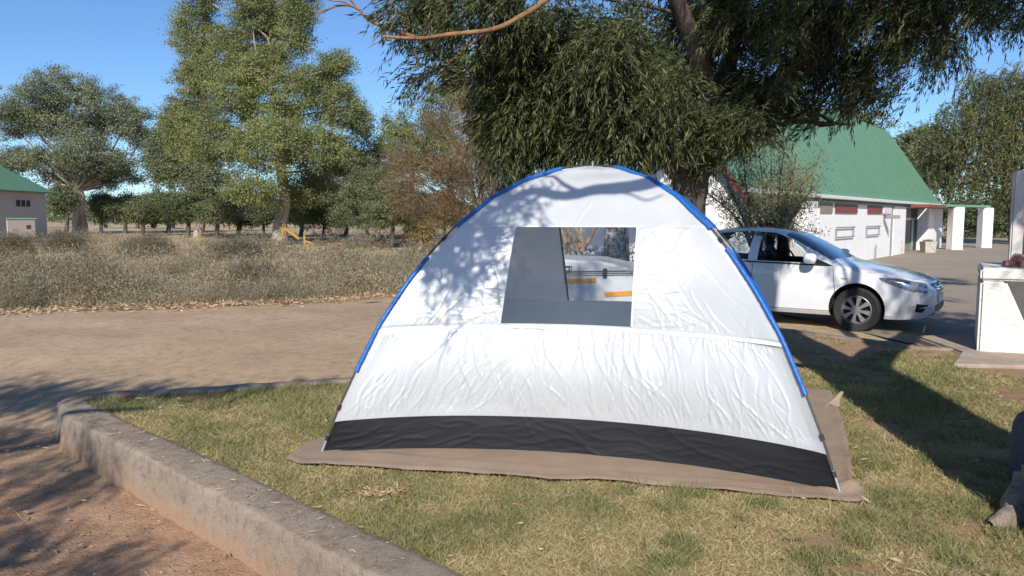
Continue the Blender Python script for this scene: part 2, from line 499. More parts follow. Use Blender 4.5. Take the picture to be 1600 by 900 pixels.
gx = lines(-9, 9, 0.09, -1600, 1600); gy = lines(1.0, 17, 0.09, -400, 2500)
X, Y = np.meshgrid(gx, gy)
Z = ground_h(X, Y)
Z = np.where(inside(X, Y, LAWN), np.minimum(Z, -0.2), Z)
r_, c_ = X.shape
ii, jj = np.meshgrid(np.arange(r_ - 1), np.arange(c_ - 1), indexing='ij')
FQ = np.stack([ii*c_+jj, ii*c_+jj+1, (ii+1)*c_+jj+1, (ii+1)*c_+jj], -1).reshape(-1, 4)
tag(mesh_np("ground", np.stack([X, Y, Z], -1).reshape(-1, 3), FQ, M['ground'], smooth=True), kind='structure')

# dirt track that runs behind the lawn
tx = np.linspace(-30, 3.4, 260)
near_y = np.interp(tx, [-30, -12, -3.5, -1.44, -0.45, 0.4, 1.7, 3.0, 3.4], [5.0, 5.6, 6.35, 7.5, 9.3, 10.5, 11.1, 11.2, 11.3])
far_y = np.interp(tx, [-30, -12, -8.4, -3.8, -2.1, 0, 3.4], [10.9, 12.1, 12.7, 14.2, 15.6, 17.5, 20.0])
k = np.linspace(0, 1, 60)[:, None]
TX = np.broadcast_to(tx, (60, 260)); TY = near_y * (1 - k) + far_y * k
TY = TY + (fbm(TX * 0.8, TY * 0 + k * 1.0, 21) - 0.5) * 0.5 * (np.abs(k - 0.5) > 0.4)
TZ = ground_h(TX, TY) + 0.04 - 0.02 * np.exp(-((k - 0.35) / 0.07) ** 2) - 0.02 * np.exp(-((k - 0.68) / 0.07) ** 2)
TZ = np.where((k < 0.02) | (k > 0.98), TZ - 0.055, TZ)
mb = np.stack([TX, TY, TZ], -1).reshape(-1, 3)
ii, jj = np.meshgrid(np.arange(59), np.arange(259), indexing='ij')
tag(mesh_np("dirt_road", mb, np.stack([ii*260+jj, ii*260+jj+1, (ii+1)*260+jj+1, (ii+1)*260+jj], -1).reshape(-1, 4), M['track'], smooth=True), kind='structure')

# paved yard round the car and before the white building
ya, yb = 46, 46
u = np.linspace(0, 1, ya)[:, None]; v = np.linspace(0, 1, yb)[None, :]
x0 = np.interp(u, [0, 0.1, 0.3, 1], [5.2, 4.2, 3.6, 12]); YX = x0 * (1 - v) + (60 + 0 * u) * v
YY = (9.2 + 0 * u) * (1 - u) + 62 * u + 0 * v
YZ = ground_h(YX, YY) + 0.02
ii, jj = np.meshgrid(np.arange(ya - 1), np.arange(yb - 1), indexing='ij')
tag(mesh_np("yard", np.stack([YX, YY, np.maximum(YZ, -0.075)], -1).reshape(-1, 3), np.stack([ii*yb+jj, ii*yb+jj+1, (ii+1)*yb+jj+1, (ii+1)*yb+jj], -1).reshape(-1, 4), M['yard']), kind='structure')
YARD_Z = -0.07

# far tarred road in the veld, seen under the small trees
rd = [G(430, 379), G(560, 377), G(700, 375), G(900, 372)]
rd2 = [G(430, 372.5), G(560, 371), G(700, 369), G(900, 367)]
A = np.array([rd, rd2]); A[..., 2] = -0.02
tag(MB().grid(A).build("road", M['yard'], fix=False), kind='structure')

# lawn sheet
bm = bmesh.new()
vs = [bm.verts.new((p[0], p[1], 0.0)) for p in LAWN]
bm.faces.new(vs[::-1] if False else vs)
bmesh.ops.recalc_face_normals(bm, faces=bm.faces)
for f in bm.faces:
    if f.normal.z < 0: f.normal_flip()
bmesh.ops.triangulate(bm, faces=bm.faces)
me = bpy.data.meshes.new("lawn"); bm.to_mesh(me); bm.free(); me.materials.append(M['lawnsoil'])
tag(link("lawn", me), kind='structure')

# kerb: rounded concrete edging swept round the lawn
def sweep_kerb():
    path = []
    pts = np.array(KERB_IN)
    for a, b in zip(pts[:-1], pts[1:]):
        n = max(2, int(np.linalg.norm(b - a) / 0.045))
        for t in np.linspace(0, 1, n, endpoint=False): path.append(a + (b - a) * t)
    path.append(pts[-1]); path = np.array(path)
    for _ in range(2):
        path[1:-1] = 0.25 * path[:-2] + 0.5 * path[1:-1] + 0.25 * path[2:]
    t = np.gradient(path, axis=0); t /= np.linalg.norm(t, axis=1)[:, None]
    nrm = np.stack([-t[:, 1], t[:, 0]], 1)
    nrm *= np.sign((nrm[5] @ np.array([-0.671, -0.741])))
    prof = [(0.0, -0.12), (0.0, 0.012), (0.008, 0.022), (0.05, 0.027), (0.10, 0.028), (0.15, 0.027), (0.2, 0.025), (0.25, 0.024), (0.264, 0.017),
            (0.272, -0.002), (0.276, -0.06), (0.28, -0.11), (0.288, -0.17), (0.295, -0.23), (0.305, -0.33)]
    V = np.zeros((len(path), len(prof), 3))
    for j, (o, z) in enumerate(prof):
        w = np.interp(path[:, 1] + 0 * path[:, 0], [0, 20], [1, 1])
        thin = np.where((path[:, 1] > 6.1) & (np.arange(len(path)) > 60), 0.7, 1.0)
        V[:, j, :2] = path + nrm * (o * thin)[:, None]
        V[:, j, 2] = z
    s = np.arange(len(path)) * 0.045
    for j, (o, z) in enumerate(prof):
        d = (fbm(s * 6, np.full_like(s, j * 0.9), 31) - 0.5) * 0.016 + (fbm(s * 1.3, np.full_like(s, 0.2), 37) - 0.5) * 0.02
        V[:, j, 2] += d * (1 if 0 < j < 13 else 0)
        V[:, j, :2] += nrm * ((fbm(s * 5, np.full_like(s, j * 1.3), 41) - 0.5) * 0.004)[:, None] * (1 if j > 6 else 0.3)
    return V
tag(MB().grid(sweep_kerb()).build("kerb", M['kerb'], smooth=True, angle=60), kind='structure')

# ------------------------------------------------------------------ tent
F1 = G(503, 712); F2 = G(1312, 775); R2 = np.array([2.52, 6.64, 0.0])
CT = F1 + (R2 - F1) * min(np.linspace(.3, .7, 8001), key=lambda q: abs((F1 + (R2 - F1) * q)[0] / (F1 + (R2 - F1) * q)[1] - 0.1042))
R1 = F2 + (CT - F2) * 1.93
APEX = 1.92
_s = np.array([0, .058, .118, .2, .293, .38, .467, .54, .60, .68, .722, .81, .851, .93, 1.0])
_z = np.array([0, .290, .535, .845, 1.105, 1.312, 1.483, 1.59, 1.685, 1.765, 1.812, 1.862, 1.893, 1.915, 1.92])
ss = np.linspace(0, 1, 400); zz = np.interp(ss, _s, _z)
ker = np.hanning(31); ker /= ker.sum()
zpad = np.concatenate([2 * zz[0] - zz[15:0:-1], zz, zz[-2:-17:-1]])
zz = np.convolve(zpad, ker, 'valid')
zz = zz - zz[0]; zz *= APEX / zz[-1]
arc = np.concatenate([[0], np.cumsum(np.hypot(np.diff(ss * 2.03), np.diff(zz)))]); arc /= arc[-1]
def pole_pt(Fc, t):                  # t: share of the pole's arc from foot to apex
    s = np.interp(t, arc, ss); z = np.interp(t, arc, zz)
    p = Fc[None, :] * (1 - s)[:, None] + CT[None, :] * s[:, None]
    p[:, 2] = z
    return p
def t_of_z(z): return float(np.interp(z, zz, arc))
T_BAND, T_SEAM, T_WIN = t_of_z(0.215), t_of_z(0.80), t_of_z(1.49)

class Gore:
    def __init__(s, A, B, b0, b1, b2, lift=0.03, bill=0.05):
        s.A, s.B = A, B
        mid = (A + B) / 2; d = CT - mid; d[2] = 0; s.inw = d / np.linalg.norm(d)
        s.b = ([0, T_BAND, T_SEAM, T_WIN, 0.86, 1.0], [b0, b0 * 0.98, b1, b2, b2 * 0.4, 0.0])
        s.lift = ([0, T_BAND, T_SEAM, T_WIN, 1.0], [0.0, 0.02, lift, 0.0, 0.0]); s.bill = bill
    def __call__(s, u, t):
        u = np.asarray(u, float); t = np.asarray(t, float); sh = u.shape
        u = u.ravel(); t = t.ravel()
        a = pole_pt(s.A, t); b = pole_pt(s.B, t)
        p = a * (1 - u)[:, None] + b * u[:, None]
        w = 4 * u * (1 - u); w = w ** 0.85
        inb = np.interp(t, *s.b)
        bil = s.bill * np.where((t > T_BAND) & (t < T_SEAM), np.sin(np.pi * np.clip((t - T_BAND) / (T_SEAM - T_BAND), 0, 1)), 0)
        bil = bil + 0.5 * s.bill * np.where((t > T_SEAM) & (t < T_WIN), np.sin(np.pi * np.clip((t - T_SEAM) / (T_WIN - T_SEAM), 0, 1)), 0)
        p = p + s.inw[None, :] * ((inb - bil) * w)[:, None]
        p[:, 2] += np.interp(t, *s.lift) * w
        return p.reshape(sh + (3,))

def normals(A):
    du = np.gradient(A, axis=1); dv = np.gradient(A, axis=0)
    n = np.cross(du, dv); n /= np.linalg.norm(n, axis=-1)[..., None] + 1e-9
    return n

def creases(U, T, n, seed, ulo, uhi, tlo, thi, lmin, lmax, wid, amp, lean=0.25, flat=False):
    r = np.random.default_rng(seed); h = np.zeros_like(U)
    for _ in range(n):
        u0 = r.uniform(ulo, uhi); t0 = r.uniform(tlo, thi); L = r.uniform(lmin, lmax)
        a = math.pi / 2 + r.normal() * lean if not flat else r.normal() * lean
        dx, dy = math.cos(a), math.sin(a)
        X_ = (U - u0) * 3.0; Y_ = (T - t0) * 2.9
        al = X_ * dx + Y_ * dy; ac = -X_ * dy + Y_ * dx + 0.02 * np.sin(al * 14 + r.uniform(0, 6))
        w = wid * r.uniform(0.5, 1.6)
        k = np.exp(-(ac / w) ** 2) * np.exp(-((al / (L / 2)) ** 4))
        h += k * amp * r.uniform(0.4, 1.2) * r.choice([-0.6, 1, 1])
    return h

def patch(g, ulo, uhi, tlo, thi, nu, nt, wr=None, seed=0):
    """ulo/uhi give u at the bottom and top; wr adds wrinkles"""
    k = np.linspace(0, 1, nt)[:, None]; j = np.linspace(0, 1, nu)[None, :]
    ed = lambda e: (np.interp(k, np.linspace(0, 1, len(e)), e))
    a = ed(ulo); b = ed(uhi)
    U = a * (1 - j) + b * j; T = tlo * (1 - k) + thi * k + 0 * j
    A = g(U, T)
    if wr is not None:
        edge = np.minimum(1, np.minimum(U, 1 - U) / 0.02)
        A = A + normals(A) * (wr(U, T) * edge)[..., None]
    return A

tent = empty("dome_tent", tuple((F1 + F2 + R1 + R2) / 4), "white and blue dome tent with black skirt pitched on the brown tarp", "tent")
front = Gore(F1, F2, 0.37, 0.25, 0.10)
back = Gore(R2, R1, 0.18, 0.12, 0.06)
left = Gore(R1, F1, 0.20, 0.12, 0.06)
right = Gore(F2, R2, 0.20, 0.12, 0.06)

def u_at(g, t, px):
    lo, hi = 0.0, 1.0
    inc = proj(g(np.array([1.0]), np.array([t]))[0])[0] > proj(g(np.array([0.0]), np.array([t]))[0])[0]
    for _ in range(40):
        m = (lo + hi) / 2; x = proj(g(np.array([m]), np.array([t]))[0])[0]
        if (x < px) == inc: lo = m
        else: hi = m
    return (lo + hi) / 2

TB = T_SEAM + 0.008
kq = np.linspace(0, 1, 9)
wa = np.array([u_at(front, TB + (T_WIN - TB) * q, 782 + 24 * q) for q in kq]); wb = np.array([u_at(front, TB + (T_WIN - TB) * q, 986 + 9 * q) for q in kq])
def wr_low(U, T):
    h = creases(U, T, 200, 1, 0.03, 0.97, T_BAND, T_BAND + 0.10, 0.10, 0.36, 0.0055, 0.0055)
    h += creases(U, T, 70, 2, 0.15, 0.75, T_BAND + 0.05, T_SEAM, 0.2, 0.6, 0.0065, 0.005, 0.3)
    h += creases(U, T, 60, 3, 0.03, 0.97, T_SEAM - 0.05, T_SEAM, 0.08, 0.25, 0.005, 0.0045, 0.5)
    h += creases(U, T, 420, 15, 0.01, 0.99, T_BAND, T_BAND + .035, 0.04, 0.16, 0.0035, 0.0035, 0.12)
    h += creases(U, T, 200, 16, 0.03, 0.97, T_SEAM - .03, T_SEAM, 0.04, 0.12, 0.0035, 0.0028, 0.2)
    h += (fbm(U * 26, T * 5, 5, 2) - 0.5) * 0.010 + (fbm(U * 5, T * 3, 6, 2) - 0.5) * 0.045
    k = sstep(T_BAND, T_BAND + 0.03, T) * (1 - sstep(T_SEAM - 0.012, T_SEAM, T))
    return h * (0.15 + 0.85 * k)
def wr_up(U, T):
    h = creases(U, T, 60, 4, 0.08, 0.92, T_SEAM, T_SEAM + 0.07, 0.10, 0.35, 0.005, 0.004, 0.55)
    h += creases(U, T, 50, 5, wb[4], wb[4] + 0.12, T_SEAM, T_WIN, 0.1, 0.3, 0.006, 0.0035, 0.3, True)
    h += creases(U, T, 40, 6, wa[4] - 0.1, wa[4], T_SEAM, T_WIN, 0.1, 0.3, 0.006, 0.0035, 0.3, True)
    h += creases(U, T, 120, 17, 0.04, 0.96, T_SEAM, T_SEAM + .03, 0.04, 0.13, 0.004, 0.003, 0.4)
    h += creases(U, T, 26, 7, 0.1, 0.95, T_SEAM, 0.9, 0.2, 0.6, 0.007, 0.003, 0.8)
    h += (fbm(U * 5, T * 5, 8, 2) - 0.5) * 0.03
    return h * sstep(T_SEAM, T_SEAM + 0.012, T)
def wr_band(U, T):
    h = creases(U, T, 70, 9, 0.0, 1.0, 0.0, T_BAND, 0.15, 0.7, 0.006, 0.005, 0.25, True)
    return h + (fbm(U * 8, T * 20, 10, 2) - 0.5) * 0.014
def wr_soft(U, T): return (fbm(U * 6, T * 6, 12) - 0.5) * 0.03

def fab(name, grids, mat, parent=tent):
    m = MB()
    for A in grids: m.grid(A)
    return m.build(name, mat, parent, smooth=True, angle=180, fix=False)

fab("skirt", [patch(front, (0, 0), (1, 1), 0.0, T_BAND, 260, 26, wr_band)], M['mesh_skirt'])
fab("lower_panel", [patch(front, (0, 0), (1, 1), T_BAND, T_SEAM, 420, 110, wr_low)], M['white_fabric'])
fab("upper_panel", [patch(front, (0, 0), wa, TB, T_WIN, 110, 100, wr_up), patch(front, wb, (1, 1), TB, T_WIN, 110, 100, wr_up),
                    patch(front, (0, 0), (1, 1), T_SEAM, TB, 200, 3), patch(front, (0, 0), (1, 1), T_WIN, 0.999, 200, 80, wr_up)], M['white_fabric'])
fab("window", [patch(front, wa, wb, TB, T_WIN, 24, 20, lambda U, T: (fbm(U * 9, T * 9, 13) - 0.5) * 0.004)], M['clear'])
def strip(g, u0, u1, t, w, n=160, off=0.006):
    A = patch(g, (u0, u0), (u1, u1), t - w, t + w, n, 3)
    return A - g.inw * off
fab("seam", [strip(front, 0.0, 1.0, T_SEAM, 0.0042)], M['seam'])
fab("seam", [strip(front, 0.0, 1.0, T_WIN, 0.0018)], M['seam'])
fab("seam", [patch(front, wb - 0.001, wb + 0.004, TB, T_WIN, 3, 60) - front.inw * 0.006], M['seam'])
fab("seam", [patch(front, wa - 0.003, wa + 0.001, TB, T_WIN, 3, 60) - front.inw * 0.006], M['seam'])
for g in (left, right):
    fab("skirt", [patch(g, (0, 0), (1, 1), 0.0, T_BAND, 80, 8, wr_band)], M['mesh_skirt'])
    fab("side_panel", [patch(g, (0, 0), (1, 1), T_BAND, 0.999, 90, 90, wr_soft)], M['white_fabric'])
    fab("seam", [strip(g, 0.0, 1.0, T_SEAM, 0.0042, 60)], M['seam'])
# far wall with its half-open doorway above the seam (u runs from right to left there)
T_DOOR = t_of_z(1.66)
da = np.array([u_at(back, T_SEAM + (T_DOOR - T_SEAM) * q, 887 - 17 * q) for q in kq]); db = (0.12, 0.17)
fab("skirt", [patch(back, (0, 0), (1, 1), 0.0, T_BAND, 80, 8, wr_band)], M['mesh_skirt'])
fab("door_panel", [patch(back, (0, 0), (1, 1), T_BAND, T_SEAM, 90, 40, wr_soft), patch(back, (0, 0), db, T_SEAM, T_DOOR, 30, 60),
                   patch(back, da, (1, 1), T_SEAM, T_DOOR, 60, 60, wr_soft), patch(back, (0, 0), (1, 1), T_DOOR, 0.999, 90, 30)], M['white_fabric'])
fab("seam", [strip(back, da[0], 1.0, T_SEAM, 0.0035, 60, -0.005)], M['seam'])
fab("zip", [patch(back, da - 0.006, da + 0.003, T_SEAM, T_DOOR, 3, 40) + back.inw * 0.004], M['logo'])
fl = [F1 + (CT - F1) * .03, F2 + (CT - F2) * .03, R2 + (CT - R2) * .03, R1 + (CT - R1) * .03]
kk = np.linspace(0, 1, 24)
FG = np.zeros((24, 24, 3))
for i, a in enumerate(kk):
    for j, b in enumerate(kk):
        p = (fl[0]*(1-a)+fl[1]*a)*(1-b) + (fl[3]*(1-a)+fl[2]*a)*b
        p = p + front.inw * 0.42 * 4*a*(1-a) * (1 - b) - front.inw * 0.2 * 4*a*(1-a) * b
        FG[j, i] = p; FG[j, i, 2] = 0.03
fab("floor_sheet", [FG], M['floor'])
# poles with their blue sleeves, clipped bare where the photo shows them bare
def pole_path(Fc, t0, t1, n=40, off=0.0):
    p = pole_pt(Fc, np.linspace(t0, t1, n))
    d = p - np.array([CT[0], CT[1], 0.6]); d /= np.linalg.norm(d, axis=1)[:, None]
    return p + d * off
def arc_of_s(s): return float(np.interp(s, ss, arc))
for A_, B_ in ((F1, R2), (F2, R1)):
    full = np.vstack([pole_path(A_, 0.02, 1, 60, 0.012), pole_path(B_, 1, 0.02, 60, 0.012)[1:]])
    MB().tube(full, 0.0065, 8).build("pole", M['pole'], tent, smooth=True, angle=60)
for Fc, rngs in ((F1, [(0.119, 0.368), (0.471, 0.87)]), (F2, [(0.117, 0.40), (0.463, 0.885)]), (R1, [(0.12, 0.37), (0.46, 0.87)]), (R2, [(0.15, 0.37), (0.46, 0.87)])):
    for a, b in rngs:
        path = pole_path(Fc, arc_of_s(a), arc_of_s(b), 110, 0.006)
        n = len(path)
        rad = 0.0150 + 0.0022 * (fbm(np.arange(n) * 0.45, np.zeros(n), 51, 2) - 0.5) * 2
        m = MB().tube(path, rad, 10)
        # the sewn flap that holds the sleeve to the wall
        m.build("pole_sleeve", M['blue'], tent, smooth=True, angle=60)
    foot = pole_path(Fc, 0.0, 0.05, 6, 0.012)
    MB().tube(foot, 0.0085, 8).build("pole_tip", M['steel'], tent, smooth=True, angle=60)
for Fc in (F1, F2, R1, R2):
    for s_ in (0.02, 0.06, 0.42):
        t_ = arc_of_s(s_)
        MB().tube(pole_path(Fc, t_, t_ + 0.012, 3, 0.010), 0.012, 8).build("pole_clip", M['logo'], tent)
MB().tube([CT + np.array([0, 0, APEX + 0.005]), CT + np.array([0, 0, APEX + 0.045])], [0.014, 0.005], 8).build("peak_loop", M['steel'], tent)
# guy line at the right hand rear pole foot
# brown tarp under the tent
fe = [(446, 722), (470, 731), (560, 733), (640, 741), (720, 744), (830, 752), (860, 757), (920, 754), (1060, 765), (1200, 778), (1290, 786), (1340, 790), (1361, 783)]
fr = np.array([G(*p)[:2] for p in fe])
be = np.array([(-1.02, 5.55), (-0.85, 6.6), (-0.66, 7.66)])
RB = [(-0.66, 7.66), (0.6, 7.45), (1.9, 7.15), (2.78, 6.94)]
re_ = np.array([G(*p)[:2] for p in [(1361, 783), (1331, 765), (1330, 720), (1323, 690), (1312, 650), (1298, 615)]])
le_ = np.array([G(446, 722)[:2], G(470, 702)[:2], G(500, 690)[:2], (-1.02, 5.55), (-0.85, 6.6), (-0.66, 7.66)])
def resamp(p, n):
    p = np.asarray(p, float); d = np.concatenate([[0], np.cumsum(np.linalg.norm(np.diff(p, axis=0), axis=1))]); d /= d[-1]
    t = np.linspace(0, 1, n); return np.stack([np.interp(t, d, p[:, i]) for i in range(2)], 1)
NU, NV = 150, 90
f_, b_, l_, r2_ = resamp(fr, NU), resamp(RB, NU), resamp(le_, NV), resamp(re_, NV)
uu = np.linspace(0, 1, NU)[None, :, None]; vv = np.linspace(0, 1, NV)[:, None, None]
TP = (1-vv)*f_[None] + vv*b_[None] + (1-uu)*l_[:, None] + uu*r2_[:, None] - ((1-uu)*(1-vv)*f_[0] + uu*(1-vv)*f_[-1] + (1-uu)*vv*b_[0] + uu*vv*b_[-1])
edge = np.minimum(np.minimum(uu, 1-uu) * 4.2, np.minimum(vv, 1-vv) * 3)[..., 0]
tz = 0.026 + 0.020 * (fbm(TP[..., 0] * 2.2, TP[..., 1] * 2.2, 61) - 0.5) + 0.016 * np.exp(-(edge / 0.05) ** 2) * fbm(TP[..., 0] * 5, TP[..., 1] * 5, 62) * 1.5 - 0.012 * np.exp(-(edge / 0.015) ** 2)
tz += 0.05 * np.exp(-(((TP[..., 0] - f_[-1][0] + .06) / 0.10) ** 2 + ((TP[..., 1] - f_[-1][1] - .14) / 0.05) ** 2))
inn = inside(TP[..., 0], TP[..., 1], [(F1 + (CT-F1)*0.06)[:2], (F2 + (CT-F2)*0.06)[:2], (R2 + (CT-R2)*0.06)[:2], (R1 + (CT-R1)*0.06)[:2]])
tz = np.where(inn, np.minimum(tz, 0.018), tz)
TPV = np.concatenate([TP, tz[..., None]], -1)
tarp = tag(MB().grid(TPV).build("tarp", M['tarp'], smooth=True, angle=180, fix=False), "brown ground tarp spread under the white tent, its edge showing all along the front", "tarp")
TARP_POLY = [tuple(p) for p in np.vstack([f_[::6], r2_[::6], b_[::-6], l_[::-6]])]
a = G(1287, 640); b = G(1311, 640); c = np.array([b[0] + 0.03, b[1] + 0.05, 0.12]); d_ = (a + b) / 2 + np.array([0, 0.02, 0.02])
FL = np.array([[a, d_, b], [a * .5 + c * .5 + [0.02, 0, .01], d_ * .5 + c * .5 + [0, -.02, .01], b * .5 + c * .5], [c, c + [0.012, 0, 0.0], c + [0.025, 0, -.01]]])
FL[..., 2] += 0.02
fl_o = MB().grid(FL).build("folded_corner", M['tarp'], tarp, smooth=True, angle=180, fix=False)

# ------------------------------------------------------------------ plants
def leaves_np(C, D, L, W, normal=None):
    """diamond leaves: C base points, D unit directions"""
    n = len(C)
    if normal is None: normal = rng.normal(size=(n, 3))
    side = np.cross(D, normal); side /= np.linalg.norm(side, axis=1)[:, None] + 1e-9
    L = np.broadcast_to(np.asarray(L, float), (n,))[:, None]; W = np.broadcast_to(np.asarray(W, float), (n,))[:, None]
    V = np.stack([C, C + D * L * 0.45 + side * W / 2, C + D * L, C + D * L * 0.45 - side * W / 2], 1)
    return V.reshape(-1, 3), np.arange(4 * n).reshape(n, 4)

def unit(a): return a / (np.linalg.norm(a, axis=-1, keepdims=True) + 1e-9)

def blob_points(blobs, n, shell=0.45):
    """points in ellipsoids (cx,cy,cz,rx,ry,rz), more of them near the surface"""
    vol = np.array([(b[3]*b[4]*b[5]) ** (2/3) for b in blobs]); w = vol / vol.sum()
    idx = rng.choice(len(blobs), n, p=w)
    B = np.array(blobs)[idx]
    d = unit(rng.normal(size=(n, 3)))
    r = shell + (1 - shell) * rng.random(n) ** 0.7
    r *= 0.68 + 0.58 * rng.random(n) ** 1.3
    return B[:, :3] + d * r[:, None] * B[:, 3:6], d, idx

def limb(m, a, b, ra, rb, sag=0.12, n=9, sides=7, wob=0.06):
    a = np.asarray(a, float); b = np.asarray(b, float); L = np.linalg.norm(b - a)
    c1 = a * .66 + b * .34 + rng.normal(size=3) * L * 0.06 + np.array([0, 0, -sag * L * 0.3])
    c2 = a * .33 + b * .67 + rng.normal(size=3) * L * 0.06 + np.array([0, 0, sag * L * 0.3])
    p = curve([a, c1, c2, b], n)
    r = np.linspace(1, 0, len(p)) ** 0.9 * (ra - rb) + rb
    m.tube(p, r, sides, wob=wob)
    return p

def tree(name, label, cat, base, trunk_pts, trunk_r, blobs, n_clump, n_leaf, L, W, clump_r, leaf, bark, group=None, droop=0.0, twigs=0, shell=0.45, up=0.0, flat=0.6, limb_r=None):
    base = np.asarray(base, float)
    root = empty(name, tuple(base), label, cat, group)
    m = MB()
    tp = curve(trunk_pts, 4 * len(trunk_pts)); tr = np.interp(np.linspace(0, 1, len(tp)), np.linspace(0, 1, len(trunk_r)), trunk_r)
    m.tube(tp, tr, 12, wob=0.04)
    C, d, idx = blob_points(blobs, n_clump, shell)
    fork = tp[int(len(tp) * 0.45):]
    joints = []
    for b in blobs:
        c = np.array(b[:3]); k_ = np.argmin(np.linalg.norm(fork - c, axis=1) + np.abs(fork[:, 2] - (c[2] - 0.6 * b[5])) * 0.3)
        lr = limb_r or trunk_r[-1] * 0.7
        joints.append(limb(m, fork[k_] , c + [0, 0, -0.2 * b[5]], lr, lr * 0.3))
    if twigs:
        for i in rng.choice(n_clump, min(twigs, n_clump), replace=False):
            j = joints[idx[i]]
            s = j[rng.integers(len(j) // 2, len(j))]
            limb(m, s, C[i], (limb_r or trunk_r[-1]) * 0.22, (limb_r or trunk_r[-1]) * 0.06, n=5, sides=5)
    m.build("trunk", bark, root, smooth=True, angle=75, fix=False)
    N = n_clump * n_leaf
    cc = np.repeat(C, n_leaf, 0); dd = np.repeat(d, n_leaf, 0)
    cr = clump_r * (0.6 + 0.8 * rng.random(n_clump)); cr = np.repeat(cr, n_leaf)[:, None]
    o = rng.normal(size=(N, 3)) * [1, 1, flat] * 0.55
    pts = cc + o * cr
    D = unit(rng.normal(size=(N, 3)) + dd * 0.5 + np.array([0, 0, up - droop]))
    nn = unit(o + dd * 0.6 + np.array([0, 0, 0.5]) + rng.normal(size=(N, 3)) * 0.55)
    V, F = leaves_np(pts, D, L * (0.6 + 0.8 * rng.random(N)), W * (0.6 + 0.8 * rng.random(N)), np.cross(D, nn) + 0.001)
    # normal handed over so the blade faces nn
    side = np.cross(D, nn); 
    V, F = leaves_np(pts, D, L * (0.6 + 0.8 * rng.random(N)), W * (0.6 + 0.8 * rng.random(N)), nn)
    mesh_np("crown", V, F, leaf, root)
    return root

def strands(starts, lens, step, L, W, sway, lean=(0, 0, 0), spread=0.6):
    """hanging sprays: leaves strung along drooping twigs; returns leaf mesh and twig lines"""
    PV, DV = [], []
    n = len(starts)
    kmax = int(max(lens) / step) + 1
    dirh = unit(np.concatenate([rng.normal(size=(n, 2)), np.zeros((n, 1))], 1)) * sway
    pos = starts.copy(); vel = unit(dirh * 1.5 + np.array([0, 0, -0.1]) + np.asarray(lean))
    for k_ in range(kmax):
        alive = k_ * step < lens
        vel = unit(vel * 0.8 + np.array([0, 0, -0.30]) + np.asarray(lean) * 0.2 + rng.normal(size=(n, 3)) * 0.06)
        pos = pos + vel * step
        a = pos[alive]; v = vel[alive]
        for _ in range(2):
            PV.append(a + rng.normal(size=a.shape) * 0.01)
            DV.append(unit(v + rng.normal(size=a.shape) * spread * 0.6 + np.array([0, 0, -0.25])))
    Pn = np.vstack(PV); Dn = np.vstack(DV); N = len(Pn)
    return leaves_np(Pn, Dn, L * (0.6 + 0.7 * rng.random(N)), W * (0.7 + 0.6 * rng.random(N)))

def plumes(bl, dens, per, L=0.125, W=0.016, step=0.042, wind=(-.65, -.25, -.30)):
    """boughs of a wattle: each a plume of drooping sprays that share one direction"""
    S0, D0, LN = [], [], []
    for b, n, l in bl:
        k_ = max(2, int(n * dens)); b = np.array(b)
        d = unit(rng.normal(size=(k_, 3))); c = b[:3] + d * (rng.random(k_) ** .45)[:, None] * b[3:6]
        dr = unit(unit(rng.normal(size=(k_, 3)) * [1, 1, .25]) * .75 + d * .35 + np.asarray(wind))
        big = .6 + .9 * rng.random(k_)
        S0.append(np.repeat(c, per, 0) + rng.normal(size=(k_ * per, 3)) * .075 * np.repeat(big, per)[:, None] - np.repeat(dr, per, 0) * .1)
        D0.append(unit(np.repeat(dr, per, 0) + rng.normal(size=(k_ * per, 3)) * .30)); LN.append(np.repeat(big, per) * l * (.5 + .6 * rng.random(k_ * per)))
    pos = np.vstack(S0); vel = np.vstack(D0); ln = np.concatenate(LN); PV, DV = [], []
    for k_ in range(int(ln.max() / step) + 1):
        al = k_ * step < ln
        vel = unit(vel + np.array([0, 0, -.075]) + rng.normal(size=vel.shape) * .07); pos = pos + vel * step
        for _ in range(2):
            PV.append(pos[al] + rng.normal(size=(al.sum(), 3)) * .012); DV.append(unit(vel[al] + rng.normal(size=(al.sum(), 3)) * .33 + [0, 0, -.10]))
    Pn, Dn = np.vstack(PV), np.vstack(DV); N = len(Pn)
    return leaves_np(Pn, Dn, L * (.55 + .8 * rng.random(N)), W * (.7 + .6 * rng.random(N)))

LF = {}
LF['main'] = leaf_mat("drooping_wattle_leaf", [(0.020, 0.032, 0.014), (0.055, 0.074, 0.030), (0.10, 0.12, 0.05), (0.20, 0.20, 0.09)], 0.25, 1.2, 0.5, 0.25)
LF['gum'] = leaf_mat("grey_gum_leaf", [(0.134, 0.160, 0.082), (0.164, 0.188, 0.098), (0.197, 0.221, 0.120), (0.226, 0.240, 0.134)], 0.25, 0.25, nmix=.75)
LF['gumgreen'] = leaf_mat("olive_gum_leaf", [(0.169, 0.194, 0.080), (0.212, 0.240, 0.098), (0.252, 0.276, 0.115), (0.300, 0.309, 0.137)], 0.28, 0.25, nmix=.75)
LF['gumblue'] = leaf_mat("bluish_gum_leaf", [(0.151, 0.181, 0.116), (0.185, 0.212, 0.138), (0.225, 0.249, 0.162), (0.266, 0.282, 0.182)], 0.22, 0.25, nmix=.75)
LF['acacia'] = leaf_mat("feathery_green_leaf", [(0.121, 0.159, 0.053), (0.155, 0.193, 0.066), (0.189, 0.223, 0.076)], 0.3, 0.5, nmix=.75)
LF['thorn'] = leaf_mat("grey_thorn_leaf", [(0.121, 0.148, 0.073), (0.151, 0.176, 0.089), (0.185, 0.199, 0.102)], 0.25, 0.5, nmix=.75)
